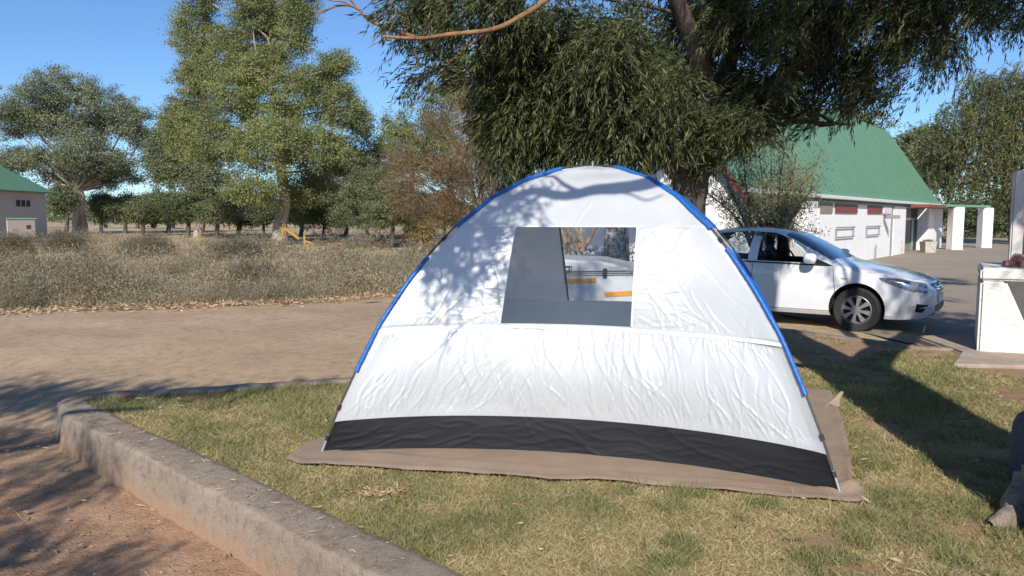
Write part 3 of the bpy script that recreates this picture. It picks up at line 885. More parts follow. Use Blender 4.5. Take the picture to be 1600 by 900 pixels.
LF['dark'] = leaf_mat("dark_green_leaf", [(0.073, 0.097, 0.043), (0.093, 0.122, 0.055), (0.117, 0.140, 0.063)], 0.2, 0.4, nmix=.75)
LF['pepper'] = leaf_mat("pepper_tree_leaf", [(0.085, 0.100, 0.040), (0.13, 0.14, 0.06), (0.17, 0.175, 0.08), (0.20, 0.195, 0.09)], 0.3, 0.35, nmix=.7)
LF['dry'] = leaf_mat("dry_brown_twig_leaf", [(0.13, 0.085, 0.045), (0.19, 0.13, 0.07), (0.26, 0.185, 0.105)], 0.2, 0.5)
LF['scrub'] = leaf_mat("grey_scrub_leaf", [(0.19, 0.165, 0.13), (0.28, 0.245, 0.19), (0.37, 0.325, 0.255), (0.44, 0.39, 0.31)], 0.15, 0.35, 0.8, 0.1, 0.6)
LF['scrubdark'] = leaf_mat("dark_scrub_leaf", [(0.10, 0.092, 0.07), (0.16, 0.145, 0.11), (0.23, 0.205, 0.155)], 0.15, 0.8, 0.8, 0.1)
LF['straw'] = leaf_mat("straw_grass_blade", [(0.30, 0.22, 0.10), (0.40, 0.30, 0.15), (0.50, 0.39, 0.21)], 0.2, 0.5, 0.8, 0.1)
LF['litter'] = leaf_mat("fallen_leaf", [(0.24, 0.14, 0.08), (0.38, 0.25, 0.15), (0.50, 0.37, 0.25), (0.56, 0.43, 0.32)], 0.1, 1.0, 0.8, 0.15)
LF['sparse'] = leaf_mat("sparse_olive_leaf", [(0.15, 0.16, 0.085), (0.22, 0.225, 0.13), (0.30, 0.295, 0.18)], 0.25, 0.8)
BK = {}
BK['grey'] = bark_mat("grey_brown_bark", (0.045, 0.035, 0.028), (0.14, 0.11, 0.088), 7, 0.2)
BK['pale'] = bark_mat("pale_gum_bark", (0.20, 0.155, 0.115), (0.46, 0.385, 0.31), 2.2, 0.3, 0.5)
BK['orange'] = bark_mat("orange_smooth_bark", (0.13, 0.065, 0.03), (0.34, 0.19, 0.085), 9, 0.5, 0.5)
BK['dry'] = bark_mat("dry_twig_bark", (0.17, 0.12, 0.075), (0.36, 0.27, 0.18), 8, 0.3)
BK['rough'] = bark_mat("flaking_bark", (0.16, 0.125, 0.10), (0.38, 0.30, 0.235), 9, 0.35, .7)
BK['patchy'] = bark_mat("patched_bark", (0.10, 0.085, 0.07), (0.58, 0.52, 0.45), 9, 0.7, 0.4, 0.46, 0.53)

def wb_(px, py, d, rx, ry, rd=None, z_off=0):      # crown lobe seen at a pixel, d metres away, radii in photo pixels
    c = P(px, py, d); s = d / FPX
    return (c[0], c[1], c[2] + z_off, rx * s, (rd if rd else (rx + ry) / 2 * 1.0) * s, ry * s)

def ztop(px, py, d): return P(px, py, d)

# --- the drooping tree behind the tent
def main_tree():
    bx, by = 2.18, 9.75
    root = empty("drooping_tree", (bx, by, 0), "broad drooping tree with dark hanging leaves right behind the tent", "tree")
    m = MB()
    # trunk, then limbs
    tp = curve([(bx - .02, by, -0.1), (bx + .02, by, 0.5), (bx, by, 1.2), (bx + .06, by, 1.9), (bx + .12, by + .1, 2.3)], 16)
    m.tube(tp, np.interp(np.linspace(0, 1, len(tp)), [0, .12, .7, 1], [.36, .25, .22, .24]), 16, wob=0.05)
    def L(pts, r0, r1, n=14, s=9): 
        p = curve(pts, n); m.tube(p, np.linspace(r0, r1, len(p)), s, wob=0.06); return p
    a = L([(bx + .08, by, 1.95), (bx - .25, by - .1, 2.25), (bx - .75, by - .2, 2.6), (bx - 1.3, by - .4, 3.2), (bx - 2.1, by - .8, 3.9)], .15, .05)
    b = L([(bx + .12, by, 2.1), (bx + .2, by - .05, 2.7), (bx + .45, by - .2, 3.4), (bx + .6, by - .3, 4.6), (bx + .8, by - .2, 6.0)], .15, .06)
    c = L([(bx + .2, by, 2.5), (bx + .75, by - .2, 2.95), (bx + 1.5, by - .5, 3.6), (bx + 2.6, by - .8, 4.1), (bx + 3.6, by - 1.2, 4.6)], .13, .04)
    d = L([(bx + .1, by, 1.9), (bx + .55, by + .1, 2.45), (bx + 1.3, by + .2, 2.75), (bx + 2.1, by + .1, 2.72)], .055, .015)
    e = L([(bx + .3, by - .1, 3.0), (bx - .2, by - .6, 3.9), (bx - .8, by - 1.2, 4.6), (bx - 1.5, by - 1.6, 4.9)], .12, .05)
    tw = []
    for br in (a, b, c, d, e):
        for _ in range(9):
            s = br[rng.integers(4, len(br))]
            q = s + unit(np.abs(rng.normal(size=3)) * [1, 1, .8] * [rng.choice([-1, 1]), rng.choice([-1, 1]), 1]) * rng.uniform(.5, 1.1) + [0, 0, .15]
            L([s, (s + q) / 2 + rng.normal(size=3) * .08, q], .028, .008, 6, 5)
    m.build("trunk", BK['grey'], root, smooth=True, angle=75, fix=False)
    # one long reddish limb reaching left, high above the track
    m = MB()
    lp = [(bx + .5, by - .4, 5.2), tuple(P(985, -110, 8.6)), tuple(P(910, -50, 8.0))] + [tuple(P(*p)) for p in [(850, 2, 7.7), (815, 25, 7.6), (770, 46, 7.5), (700, 54, 7.4), (655, 60, 7.35), (598, 57, 7.3)]]
    p = curve(lp, 40); m.tube(p, np.interp(np.linspace(0, 1, len(p)), [0, .2, .6, 1], [.05, .034, .024, .015]), 9, wob=0.07)
    def T(pts, d, r0, r1):
        p = curve([P(x, y, d) for x, y in pts], 14); m.tube(p, np.linspace(r0, r1, len(p)), 6, wob=.08)
    T([(655, 60), (600, 42), (575, 30), (562, 16), (545, 8), (522, 10), (500, 20), (482, 16)], 7.7, .022, .006)
    T([(575, 30), (552, 5), (535, -14), (520, -40)], 7.7, .012, .005)
    T([(640, 60), (625, 30), (612, 8), (600, -20)], 7.7, .014, .006)
    T([(562, 16), (540, 4), (512, 0), (490, -8)], 7.65, .008, .004)
    T([(612, 62), (590, 66), (573, 76)], 7.6, .008, .003)
    T([(660, 62), (680, 30), (700, 6), (715, -20)], 7.8, .014, .006)
    T([(612, 90), (595, 102), (578, 116)], 7.9, .003, .002)
    T([(760, 50), (735, 70), (705, 95), (668, 135)], 7.9, .014, .005)
    m.build("limb", BK['orange'], root, smooth=True, angle=75, fix=False)
    # foliage
    bl = []
    def B(px, py, d, rx, ry, n, lens, rd=0.7): bl.append((wb_(px, py, d, rx, ry, rd * 120), n, lens))
    # sunlit left mass
    B(830, 110, 8.6, 70, 60, 155, .55); B(930, 95, 8.6, 90, 55, 192, .55); B(1010, 150, 8.7, 70, 60, 148, .5)
    B(860, 185, 8.8, 75, 50, 192, .5); B(960, 190, 8.8, 80, 45, 177, .45); B(800, 200, 8.9, 35, 45, 59, .45)
    B(905, 215, 9.0, 60, 20, 81, .3); B(1030, 200, 8.8, 45, 20, 51, .35); B(850, 40, 8.6, 60, 40, 66, .5)
    B(760, 120, 8.8, 40, 40, 44, .45); B(925, 20, 8.9, 50, 25, 17, .4); B(950, 60, 8.6, 40, 20, 26, .35)
    # hung from the red limb
    B(690, 5, 8.0, 55, 25, 50, .4); B(760, 0, 8.2, 60, 25, 70, .45); B(650, 20, 8.0, 22, 25, 16, .4); B(700, 65, 8.2, 45, 30, 26, .4); B(665, 100, 8.2, 12, 22, 8, .3)
    B(625, 20, 7.7, 14, 25, 12, .3); B(705, 125, 8.4, 18, 30, 10, .3); B(760, 60, 8.3, 40, 25, 40, .4)
    # shaded right hand mass
    B(1085, 30, 10.3, 70, 40, 110, .4); B(1180, 20, 9.3, 80, 34, 160, .45); B(1270, 20, 9.3, 80, 32, 130, .45); B(1350, 25, 9.2, 70, 35, 130, .45)
    B(1430, 15, 9.0, 60, 30, 80, .45); B(1510, 0, 8.8, 55, 25, 60, .45); B(1120, 105, 10.2, 55, 40, 90, .4); B(1180, 130, 9.5, 50, 40, 110, .4)
    B(1300, 95, 9.4, 40, 26, 50, .45); B(1385, 80, 9.2, 45, 32, 70, .45); B(1130, 180, 9.6, 60, 22, 80, .3); B(1195, 165, 9.6, 35, 20, 30, .3); B(1255, 85, 9.4, 22, 40, 30, .4)
    B(1340, 140, 9.3, 40, 22, 40, .35); B(1440, 75, 9.0, 30, 32, 34, .4); B(1490, 55, 8.9, 22, 32, 26, .4); B(1390, 140, 9.2, 22, 20, 20, .35); B(1300, 165, 9.4, 30, 14, 18, .3)
    B(1060, 205, 9.7, 30, 22, 34, .25); B(1110, 210, 9.5, 40, 26, 190, .25); B(1155, 195, 9.4, 50, 22, 170, .25); B(1085, 235, 9.6, 22, 16, 40, .2); B(1015, 240, 9.6, 25, 16, 24, .2); B(1120, 205, 9.6, 40, 14, 34, .22); B(1585, 10, 8.8, 35, 20, 30, .35); B(1215, 70, 9.3, 45, 25, 46, .4)
    # the top of the crown, out of the picture
    for (x, y, z, r, n) in ((1.5, 9, 6.0, 1.8, 260), (3.1, 8.6, 6.4, 1.7, 240), (0.2, 8.6, 5.2, 1.4, 180), (1.9, 10.4, 5.4, 1.5, 160)):
        bl.append(((x, y, z, r, r * .9, r * .8), n, .6))
    V, F = plumes(bl, 0.15, 22, .098, .0135, .036)
    mesh_np("crown", V, F, LF['main'], root)
main_tree()

# --- the tree at the right edge whose trunk base stands on the lawn; its crown is overhead
_ug, _tg = np.meshgrid(np.linspace(0.02, .98, 140), np.linspace(.05, .99, 140))
_pg = front(_ug, _tg).reshape(-1, 3)
_q = _pg - _E; _w = _q @ _F
_sx = 800 + FPX * _q[:, 0] / _w; _sy = 450 - FPX * (_q @ _U) / _w
def shade_at(px, py, up):           # the point 'up' metres along the sun's line above a spot on the tent wall
    return _pg[np.argmin((_sx - px) ** 2 + (_sy - py) ** 2)] + SUN_TO * up
def shade_tree():
    root = empty("shade_tree", (2.92, 3.32, 0), "rough barked tree whose gnarled root reaches in at the right edge of the lawn", "tree")
    m = MB()
    tp = curve([(2.92, 3.32, -.1), (2.92, 3.32, .03), (2.92, 3.32, .2), (2.92, 3.32, .5), (2.93, 3.34, 1.2), (2.96, 3.36, 2.2), (3.0, 3.4, 3.1)], 40)
    V, F = tube_np(tp, np.interp(tp[:, 2], [-.1, .02, .12, .3, .6, 3.1], [.48, .46, .43, .42, .42, .42]), 40, 0.0)
    ang = np.tile(np.arange(40) * 2 * math.pi / 40, len(tp))
    ax = np.repeat(tp, 40, 0)
    bumpy = 1 + 0.10 * (fbm(np.cos(ang) * 3 + 7, V[:, 2] * 2.2 + np.sin(ang) * 3, 71) - .5) * 2 + .05 * (fbm(ang * 6, V[:, 2] * 6, 72) - .5) * 2
    flare = np.maximum(0, np.cos(ang * 5 + 0.4)) * np.interp(V[:, 2], [-.1, .05, .3], [.12, .09, 0])
    V = ax + (V - ax) * (bumpy + flare)[:, None]
    m.add(V, F)
    rt = G(1546, 825)
    V, F = tube_np(curve([(2.98, 3.45, .95), (2.95, 3.66, .55), (2.89, 3.86, .26), (2.79, 3.97, .10), (rt[0] + .16, rt[1] + .06, .04), (rt[0], rt[1], .012)], 30), [.20, .20, .17, .125, .065, .02], 18, .10)
    V = V + (fbm(V[:, 0] * 14 + V[:, 1] * 9, V[:, 2] * 14, 73)[:, None] - .5) * .025
    m.add(V, F)

    def L(pts, r0, r1, n=16, s=9):
        p = curve(pts, n); m.tube(p, np.linspace(r0, r1, len(p)), s, wob=.05); return p
    br = [L([(2.98, 3.4, 2.9), (2.95, 3.6, 3.7), (3.0, 4.3, 4.8), (3.1, 5.2, 6.2)], .40, .15),
          L([(3.0, 3.4, 2.9), (3.8, 3.9, 3.5), (4.9, 4.5, 4.2), (6.0, 5.0, 5.4)], .22, .09),
          L([(2.94, 3.38, 2.9), (2.3, 3.0, 3.55), tuple(shade_at(1040, 280, 4.0) + [.35, .1, .05]), tuple(shade_at(1000, 290, 4.0)), tuple(shade_at(930, 297, 4.0)), tuple(shade_at(880, 306, 4.0)), tuple(shade_at(830, 300, 4.0)), tuple(shade_at(790, 318, 4.05)), tuple(shade_at(740, 350, 4.1)), tuple(shade_at(700, 395, 4.1))], .085, .014, 44),
          L([shade_at(905, 300, 4.0), shade_at(880, 287, 4.0), shade_at(862, 276, 4.05), shade_at(850, 272, 4.2)], .024, .012), L([shade_at(950, 297, 4.0), shade_at(985, 305, 4.0), shade_at(1010, 313, 4.0), shade_at(1036, 306, 4.0)], .012, .006),
          L([shade_at(850, 304, 4.0), shade_at(800, 330, 4.0), shade_at(770, 338, 4.0), shade_at(730, 372, 4.0)], .016, .006), L([shade_at(800, 312, 4.05), shade_at(770, 305, 4.1), shade_at(745, 318, 4.1)], .014, .006),
          L([shade_at(740, 350, 4.1), shade_at(700, 350, 4.1), shade_at(668, 390, 4.2)], .012, .005), L([shade_at(820, 300, 4.0), shade_at(812, 285, 4.0), shade_at(790, 285, 4.0)], .010, .005),
          L([(3.0, 4.3, 4.8), (2.4, 5.6, 5.6), (2.0, 6.6, 6.2)], .11, .05), L([(3.8, 3.9, 3.5), (4.3, 5.4, 4.7), (4.6, 7.2, 5.6)], .09, .04)]
    for b in br[:2] + br[-2:]:
        for _ in range(7):
            s = b[rng.integers(6, len(b))]; q = s + unit(rng.normal(size=3)) * rng.uniform(.5, 1.1) + [0, .2, .4]
            L([s, (s + q) / 2 + rng.normal(size=3) * .08, q], .03, .01, 6, 5)
    m.build("trunk", BK['rough'], root, smooth=True, angle=75, fix=False)
    bl = [((3.2, 5.6, 6.6, 1.5, 1.3, 1.1), 150, .5), ((4.6, 6.6, 6.4, 1.3, 1.2, 1.0), 130, .5), ((6.0, 5.6, 6.2, 1.5, 1.2, 1.0), 130, .5), ((2.3, 6.9, 6.6, 1.1, 1.1, .8), 100, .5),
          ((5.0, 8.0, 6.2, 1.4, 1.1, .9), 110, .5), ((3.4, 8.2, 7.2, 1.3, 1.2, .9), 100, .5), ((6.8, 7.4, 6.2, 1.3, 1.2, 1.0), 100, .5), ((4.2, 4.9, 7.6, 1.4, 1.0, .9), 90, .5), ((-.1, .5, 6.6, .7, .45, .4), 14, .35), ((.8, .75, 6.6, .7, .5, .4), 12, .35), ((1.8, 1.2, 6.5, .8, .6, .5), 44, .4), ((2.5, 2.0, 6.4, .6, .5, .4), 18, .4), ((4.9, 2.4, 6.3, 1.0, .8, .6), 40, .5), ((3.4, 3.9, 6.6, .6, .5, .5), 20, .5), ((7.8, 8.2, 7.4, 1.3, 1.2, .8), 80, .5), ((9.2, 9.2, 7.6, 1.3, 1.2, .8), 80, .5), ((6.2, 3.6, 6.0, 1.1, .9, .7), 70, .5)]
    V, F = plumes(bl, .38, 13, .13, .022, .05, (0, 0, -.3))
    sp = [(700, 345, 5), (745, 345, 4), (765, 375, 5), (735, 395, 5), (700, 400, 5), (668, 395, 4), (715, 420, 3), (790, 300, 4), (760, 310, 4), (815, 290, 3), (778, 420, 3), (800, 345, 3), (725, 365, 4)]
    bs_ = [(tuple(shade_at(x, y, 4.05)) + (.09, .09, .07), k_ * 8, .2) for x, y, k_ in sp]
    V2, F2 = plumes(bs_, .125, 6, .11, .016, .04, (-.5, 0, -.5))
    F = np.vstack([F, F2 + len(V)]); V = np.vstack([V, V2])
    mesh_np("crown", V, F, LF['main'], root)
shade_tree()

# --- a tree standing just out of the picture on the left: only its shade on the dirt shows
def left_shade():
    root = empty("yard_tree", (-7.2, -1.2, -.27), "tree in the dirt yard whose ragged shade lies across the track and the kerb", "tree")
    m = MB()
    def L(pts, r0, r1, n=14, s=8):
        p = curve(pts, n); m.tube(p, np.linspace(r0, r1, len(p)), s, wob=.05); return p
    L([(-7.2, -1.2, -.4), (-7.1, -1.2, .8), (-6.8, -1.3, 2.2), (-6.4, -1.2, 3.2)], .26, .18)
    br = [L([(-6.5, -1.2, 3.0), (-5.4, -1.0, 3.9), (-4.4, -.6, 4.5), (-3.6, -.4, 4.6)], .12, .03), L([(-6.6, -1.25, 2.7), (-5.2, -1.9, 3.5), (-4.0, -2.2, 4.0), (-3.2, -2.3, 4.1)], .11, .03),
          L([(-6.4, -1.2, 3.1), (-6.0, .2, 4.3), (-5.4, 1.0, 4.7)], .11, .03), L([(-6.4, -1.2, 3.2), (-7.4, -.6, 4.4)], .1, .04)]
    m.build("trunk", BK['grey'], root, smooth=True, angle=75, fix=False)
    bl = [(-3.7, .40, 4.8, .95, .30, .15), (-4.8, .3, 4.9, .9, .55, .3), (-5.9, .2, 5.0, .9, .7, .4), (-2.95, .85, 4.8, .35, .10, .08), (-4.9, -.5, 4.6, .6, .25, .2), (-3.6, -1.4, 4.4, .26, .20, .12),
          (-3.95, -1.0, 4.5, .35, .2, .12), (-3.4, -1.75, 4.0, .42, .12, .12), (-2.75, -2.0, 3.9, .22, .16, .12), (-4.4, -1.9, 4.1, .5, .2, .15), (-3.6, -2.7, 3.8, .5, .25, .15), (-5.4, -1.8, 4.3, .8, .5, .3)]
    ns = [80, 100, 100, 12, 34, 18, 16, 22, 12, 34, 34, 60]
    S0 = []
    for b, n in zip(bl, ns):
        d = unit(rng.normal(size=(n, 3))); S0.append(np.array(b[:3]) + d * (rng.random(n) ** .4)[:, None] * np.array(b[3:6]))
    S0 = np.repeat(np.vstack(S0), 3, 0); S0 = S0 + rng.normal(size=S0.shape) * .07
    V, F = strands(S0, .35 * (.5 + .8 * rng.random(len(S0))), .05, .11, .02, .9, (0, 0, 0), .8)
    mesh_np("crown", V, F, LF['main'], root)
left_shade()

# --- big trees beyond the scrub
def gx_(px, d): return (px - 800) / FPX * d * 1.0
D1 = 75.0
b = P(125, 352, D1); b[2] = 0
tree("gum_tree", "spreading gum with a thick white trunk beside the grey walled house at far left", "tree", b,
     [(b[0], b[1], 0), P(124, 330, D1), P(126, 312, D1), P(122, 297, D1)], [.75, .5, .42, .40],
     [wb_(55, 165, D1, 48, 36, 60), wb_(100, 140, D1, 48, 32, 60), wb_(165, 170, D1, 48, 36, 60), wb_(200, 190, D1, 28, 26, 50), wb_(15, 190, D1, 34, 28, 50), wb_(130, 235, D1 - 2, 50, 30, 50),
      wb_(65, 250, D1 - 1, 40, 20, 40), wb_(180, 255, D1, 30, 22, 40), wb_(145, 272, D1 + 1, 34, 14, 40), wb_(218, 215, D1, 13, 20, 30), wb_(85, 195, D1, 50, 26, 40), wb_(95, 275, D1 + 2, 30, 16, 40), wb_(160, 290, D1 + 3, 26, 12, 30), wb_(35, 245, D1, 34, 18, 30), wb_(110, 250, D1 - 2, 36, 18, 30), wb_(205, 275, D1 + 2, 16, 14, 30), wb_(135, 200, D1, 40, 24, 40)],
     1500, 85, .18, .085, .68, LF['gumblue'], BK['pale'], twigs=60, limb_r=.17)
D2 = 46.0
b = P(437, 380, D2); b[2] = 0
tree("gum_tree", "tallest gum, full green crown on a pale split trunk behind the scrub", "tree", b,
     [(b[0], b[1], -.1), P(438, 350, D2), P(445, 310, D2), P(440, 270, D2), P(430, 200, D2), P(420, 120, D2)], [.55, .40, .34, .3, .19, .09],
     [wb_(388, 60, D2 + 3, 34, 66, 45), wb_(462, 45, D2 + 2, 30, 55, 40), wb_(305, 50, D2 + 5, 34, 58, 40), wb_(312, 122, D2 + 4, 36, 32, 45), wb_(375, 150, D2, 50, 48, 55), wb_(460, 150, D2, 52, 46, 55),
      wb_(530, 165, D2 + 1, 38, 40, 45), wb_(410, 230, D2 - 2, 60, 48, 60), wb_(500, 235, D2 - 1, 54, 44, 55), wb_(335, 220, D2 + 1, 48, 44, 50), wb_(400, 298, D2 - 2, 46, 24, 45), wb_(285, 205, D2 + 5, 32, 48, 40),
      wb_(525, 98, D2 + 1, 26, 22, 30), wb_(562, 190, D2 + 2, 22, 32, 30), wb_(470, 0, D2 + 3, 26, 40, 35), wb_(480, 292, D2 + 1, 48, 28, 40), wb_(318, -10, D2 + 4, 30, 36, 36), wb_(545, 250, D2 + 3, 36, 40, 40), wb_(398, 10, D2 + 2, 30, 40, 40), wb_(428, 98, D2 + 1, 30, 34, 40), wb_(395, 112, D2, 32, 30, 40), wb_(350, 80, D2 + 4, 26, 40, 36), wb_(428, 30, D2 + 4, 22, 40, 34), wb_(500, 125, D2 + 2, 34, 28, 36), wb_(455, 215, D2 - 2, 36, 34, 40)],
     3300, 95, .125, .055, .47, LF['gumgreen'], BK['pale'], twigs=120, limb_r=.07)
D3 = 62.0
b = P(308, 368, D3); b[2] = 0
tree("gum_tree", "grey green gum leaning out on the left side of the tallest tree", "tree", b,
     [(b[0], b[1], -.1), P(318, 330, D3), P(310, 290, D3), P(300, 240, D3)], [.4, .3, .26, .2],
     [wb_(300, 250, D3, 50, 40, 40), wb_(265, 270, D3, 30, 28, 30), wb_(330, 285, D3 - 2, 45, 30, 35), wb_(265, 205, D3, 26, 28, 30), wb_(300, 180, D3, 45, 35, 40), wb_(245, 240, D3 + 2, 22, 30, 25)],
     800, 80, .16, .075, .58, LF['gum'], BK['pale'], twigs=40, limb_r=.10)
# small trees under and beside them
small = [
    # px, trunk base py, depth, crown (px,py,rx,ry), leaf, label
    (293, 363, 62, [(290, 322, 34, 22), (312, 318, 22, 18)], 'dark', "dark leafed small tree, short forked trunk, below the leaning grey gum"),
    (338, 366, 60, [(340, 328, 32, 22), (362, 322, 22, 22)], 'gum', "grey low crooked tree just left of the tallest gum"),
    (262, 358, 70, [(250, 318, 30, 20), (235, 322, 18, 16)], 'thorn', "small two stemmed thorn tree left of the dark forked one"),
    (195, 352, 78, [(196, 322, 22, 15), (183, 326, 14, 10)], 'thorn', "little round thorn tree with a single stem right of the white trunked gum"),
    (103, 352, 72, [(98, 312, 22, 20)], 'thorn', "small bushy tree between the grey house and the white trunked gum"),
    (157, 352, 80, [(160, 322, 16, 18)], 'thorn', "little upright tree standing close behind the white gum trunk"),
    (572, 384, 43, [(575, 300, 48, 50), (548, 330, 40, 36), (600, 290, 40, 40)], 'thorn', "feathery grey green tree with thin black stem left of the yellowish sapling"),
    (612, 386, 41, [(612, 318, 40, 36), (635, 330, 24, 26), (595, 332, 26, 28)], 'thorn', "small umbrella shaped thorn tree on a forked grey trunk beside the far road"),
    (505, 374, 52, [(505, 310, 48, 42), (480, 330, 36, 32), (540, 285, 48, 45), (585, 250, 40, 42), (525, 342, 36, 22)], 'acacia', "bright green willowy tree sweeping to the ground right of the tallest gum"),
    (655, 388, 42, [(655, 362, 20, 16), (663, 352, 14, 12)], 'straw', "low yellowish sapling beside the far road near the tent edge"),
    (222, 360, 68, [(222, 330, 22, 15), (236, 326, 14, 12)], 'thorn', "low thorn tree right of the little round one, its crown level with it"),
    (372, 364, 64, [(372, 322, 26, 20), (385, 335, 20, 14)], 'dark', "dark low tree just left of the tallest gum's pale trunk"),
    (410, 368, 58, [(408, 330, 22, 18), (418, 318, 14, 14)], 'gum', "grey young tree almost touching the tallest gum's trunk"),
    (470, 372, 66, [(470, 322, 30, 20), (455, 335, 16, 12)], 'dark', "dark tree filling the gap right of the tallest gum's trunk"),
    (540, 376, 68, [(540, 332, 34, 18), (520, 338, 20, 14)], 'thorn', "broad low thorn tree behind the bright green willowy tree"),
    (642, 378, 66, [(640, 330, 34, 22), (660, 318, 22, 18)], 'thorn', "thorn tree behind the umbrella shaped one, left of the dry tree"),
    (693, 374, 55, [(690, 330, 28, 24)], 'gum', "thin pale stemmed tree by the far road close to the tent"),
]
for px, py, d, lobes, lf, lab in small:
    b = P(px, py, d); b[2] = -.02
    c = P(*lobes[0][:2], d)
    h1 = P(px + 2, (py * .55 + lobes[0][1] * .45), d)
    s = d / FPX
    tree("small_tree", lab, "tree", b, [tuple(b), tuple(h1), tuple((h1 * .4 + c * .6))], [.13 if d < 60 else .2, .10 if d < 60 else .15, .07],
         [wb_(q[0], q[1], d + rng.normal() * .5, q[2], q[3]) for q in lobes], 90 + 70 * len(lobes), 85, .12 * d / 45, .045 * d / 45, .36 * d / 45, LF[lf], BK['grey'] if lf != 'straw' else BK['dry'],
         twigs=30, limb_r=.07, up=.25)
# yellowish tree behind the dry one
b = P(640, 372, 58); b[2] = 0
tree("broad_tree", "olive yellow tree rising behind the dry bare one", "tree", b, [tuple(b), P(640, 320, 58), P(645, 260, 58)], [.35, .28, .2],
     [wb_(640, 225, 58, 45, 45), wb_(620, 200, 58, 28, 28), wb_(690, 170, 58, 45, 55), wb_(725, 120, 58, 50, 50), wb_(690, 240, 58, 55, 50), wb_(760, 190, 60, 50, 60), wb_(600, 250, 58, 35, 35)],
     850, 80, .16, .07, .55, LF['gumgreen'], BK['grey'], twigs=30, limb_r=.15)

def dry_tree():
    d = 33.0
    b = P(745, 385, d); b[2] = -.02
    root = empty("dry_tree", tuple(b), "dry brown tree of bare fanning twigs showing over the tent's left shoulder", "tree")
    m = MB()
    forks = []
    m.tube(curve([b, P(748, 350, d)], 6), np.linspace(.16, .13, 6), 9)
    mains = [(640, 300), (655, 245), (690, 200), (715, 160), (745, 140), (780, 165), (815, 190), (835, 240), (850, 290), (670, 330), (800, 300), (620, 270), (760, 220), (700, 260)]
    for (x, y) in mains:
        dd = d + rng.normal() * 1.5
        p = curve([P(748, 352, d), P((748 * .6 + x * .4) + rng.normal() * 6, 352 * .55 + y * .45, (d + dd) / 2), P(x, y, dd)], 12)
        m.tube(p, np.linspace(.075, .018, len(p)), 6, wob=.08); forks.append(p)
        for _ in range(9):
            s = p[rng.integers(4, len(p))]; q = s + unit((p[-1] - p[0]) / np.linalg.norm(p[-1] - p[0]) + rng.normal(size=3) * .6) * rng.uniform(.5, 1.3)
            t = curve([s, (s + q) / 2 + rng.normal(size=3) * .08, q], 6); m.tube(t, np.linspace(.022, .008, len(t)), 4); forks.append(t)
    m.build("trunk", BK['dry'], root, smooth=True, angle=75, fix=False)
    pts = np.vstack([f[len(f) // 3:] for f in forks])
    k_ = rng.integers(0, len(pts), 30000)
    c = pts[k_] + rng.normal(size=(30000, 3)) * .28
    out = unit(c - P(748, 352, d))
    D = unit(out * .9 + rng.normal(size=c.shape) * .55)
    V, F = leaves_np(c, D, .30 * (.5 + rng.random(30000)), .022)
    mesh_np("crown", V, F, LF['dry'], root)
dry_tree()

# --- willowy pepper tree at right, beyond the pergola
def pepper():
    d = 46.0
    b = P(1590, 385, d); b[2] = -.05
    root = empty("pepper_tree", tuple(b), "weeping pepper tree with hanging olive foliage behind the two white pillars", "tree")
    m = MB()
    tp = curve([b, P(1588, 340, d), P(1575, 280, d), P(1570, 220, d)], 14); m.tube(tp, np.linspace(.5, .25, len(tp)), 10, wob=.06)
    bl = [(1560, 170, 55, 45), (1510, 205, 55, 45), (1600, 150, 60, 45), (1470, 240, 40, 40), (1540, 240, 60, 45), (1610, 220, 60, 60), (1500, 290, 45, 35), (1570, 300, 60, 40), (1650, 180, 60, 60), (1460, 275, 22, 30), (1530, 140, 30, 20), (1660, 290, 50, 50)]
    for q in bl: limb(m, tp[7 + rng.integers(0, 5)], P(q[0], q[1], d), .12, .03)
    m.build("trunk", BK['grey'], root, smooth=True, angle=75, fix=False)
    S0 = []
    for x, y, rx, ry in bl:
        e = wb_(x, y, d, rx, ry); n = int(520 * rx * ry / 2500)
        dd = unit(rng.normal(size=(n, 3))); S0.append(np.array(e[:3]) + dd * (rng.random(n) ** .35)[:, None] * np.array(e[3:6]) + [0, 0, .5])
    S0 = np.vstack(S0)
    V, F = strands(S0, 0.85 * (.4 + .8 * rng.random(len(S0))), .13, .24, .055, 1.8, (-.2, -.1, .05), 1.0)
    mesh_np("crown", V, F, LF['pepper'], root)
pepper()
b = P(1425, 385, 60); b[2] = 0
tree("broad_tree", "grey green tree between the green roof and the weeping pepper tree", "tree", b, [tuple(b), P(1425, 330, 60), P(1425, 280, 60)], [.3, .25, .2],
     [wb_(1420, 235, 60, 28, 28), wb_(1440, 215, 60, 25, 18), wb_(1410, 260, 60, 25, 40), wb_(1450, 260, 60, 30, 40)], 300, 60, .26, .11, .6, LF['gum'], BK['grey'], twigs=20, limb_r=.12)
for px, py, d, q, lf, lab in ((1515, 372, 62, [(1515, 345, 40, 26), (1560, 340, 40, 30)], 'dark', "low dark thicket of bushes seen between the two white pillars"),
                              (1340, 380, 70, [(1330, 190, 60, 25), (1300, 205, 40, 25)], 'gum', "tree top peeping over the green roof ridge")):
    b = P(px, py, d); b[2] = 0
    tree("broad_tree", lab, "tree", b, [tuple(b), tuple((b + P(*q[0][:2], d)) / 2), P(*q[0][:2], d)], [.25, .2, .12], [wb_(z[0], z[1], d, z[2], z[3]) for z in q], 200, 60, .26, .11, .6, LF[lf], BK['grey'], twigs=20, limb_r=.1)

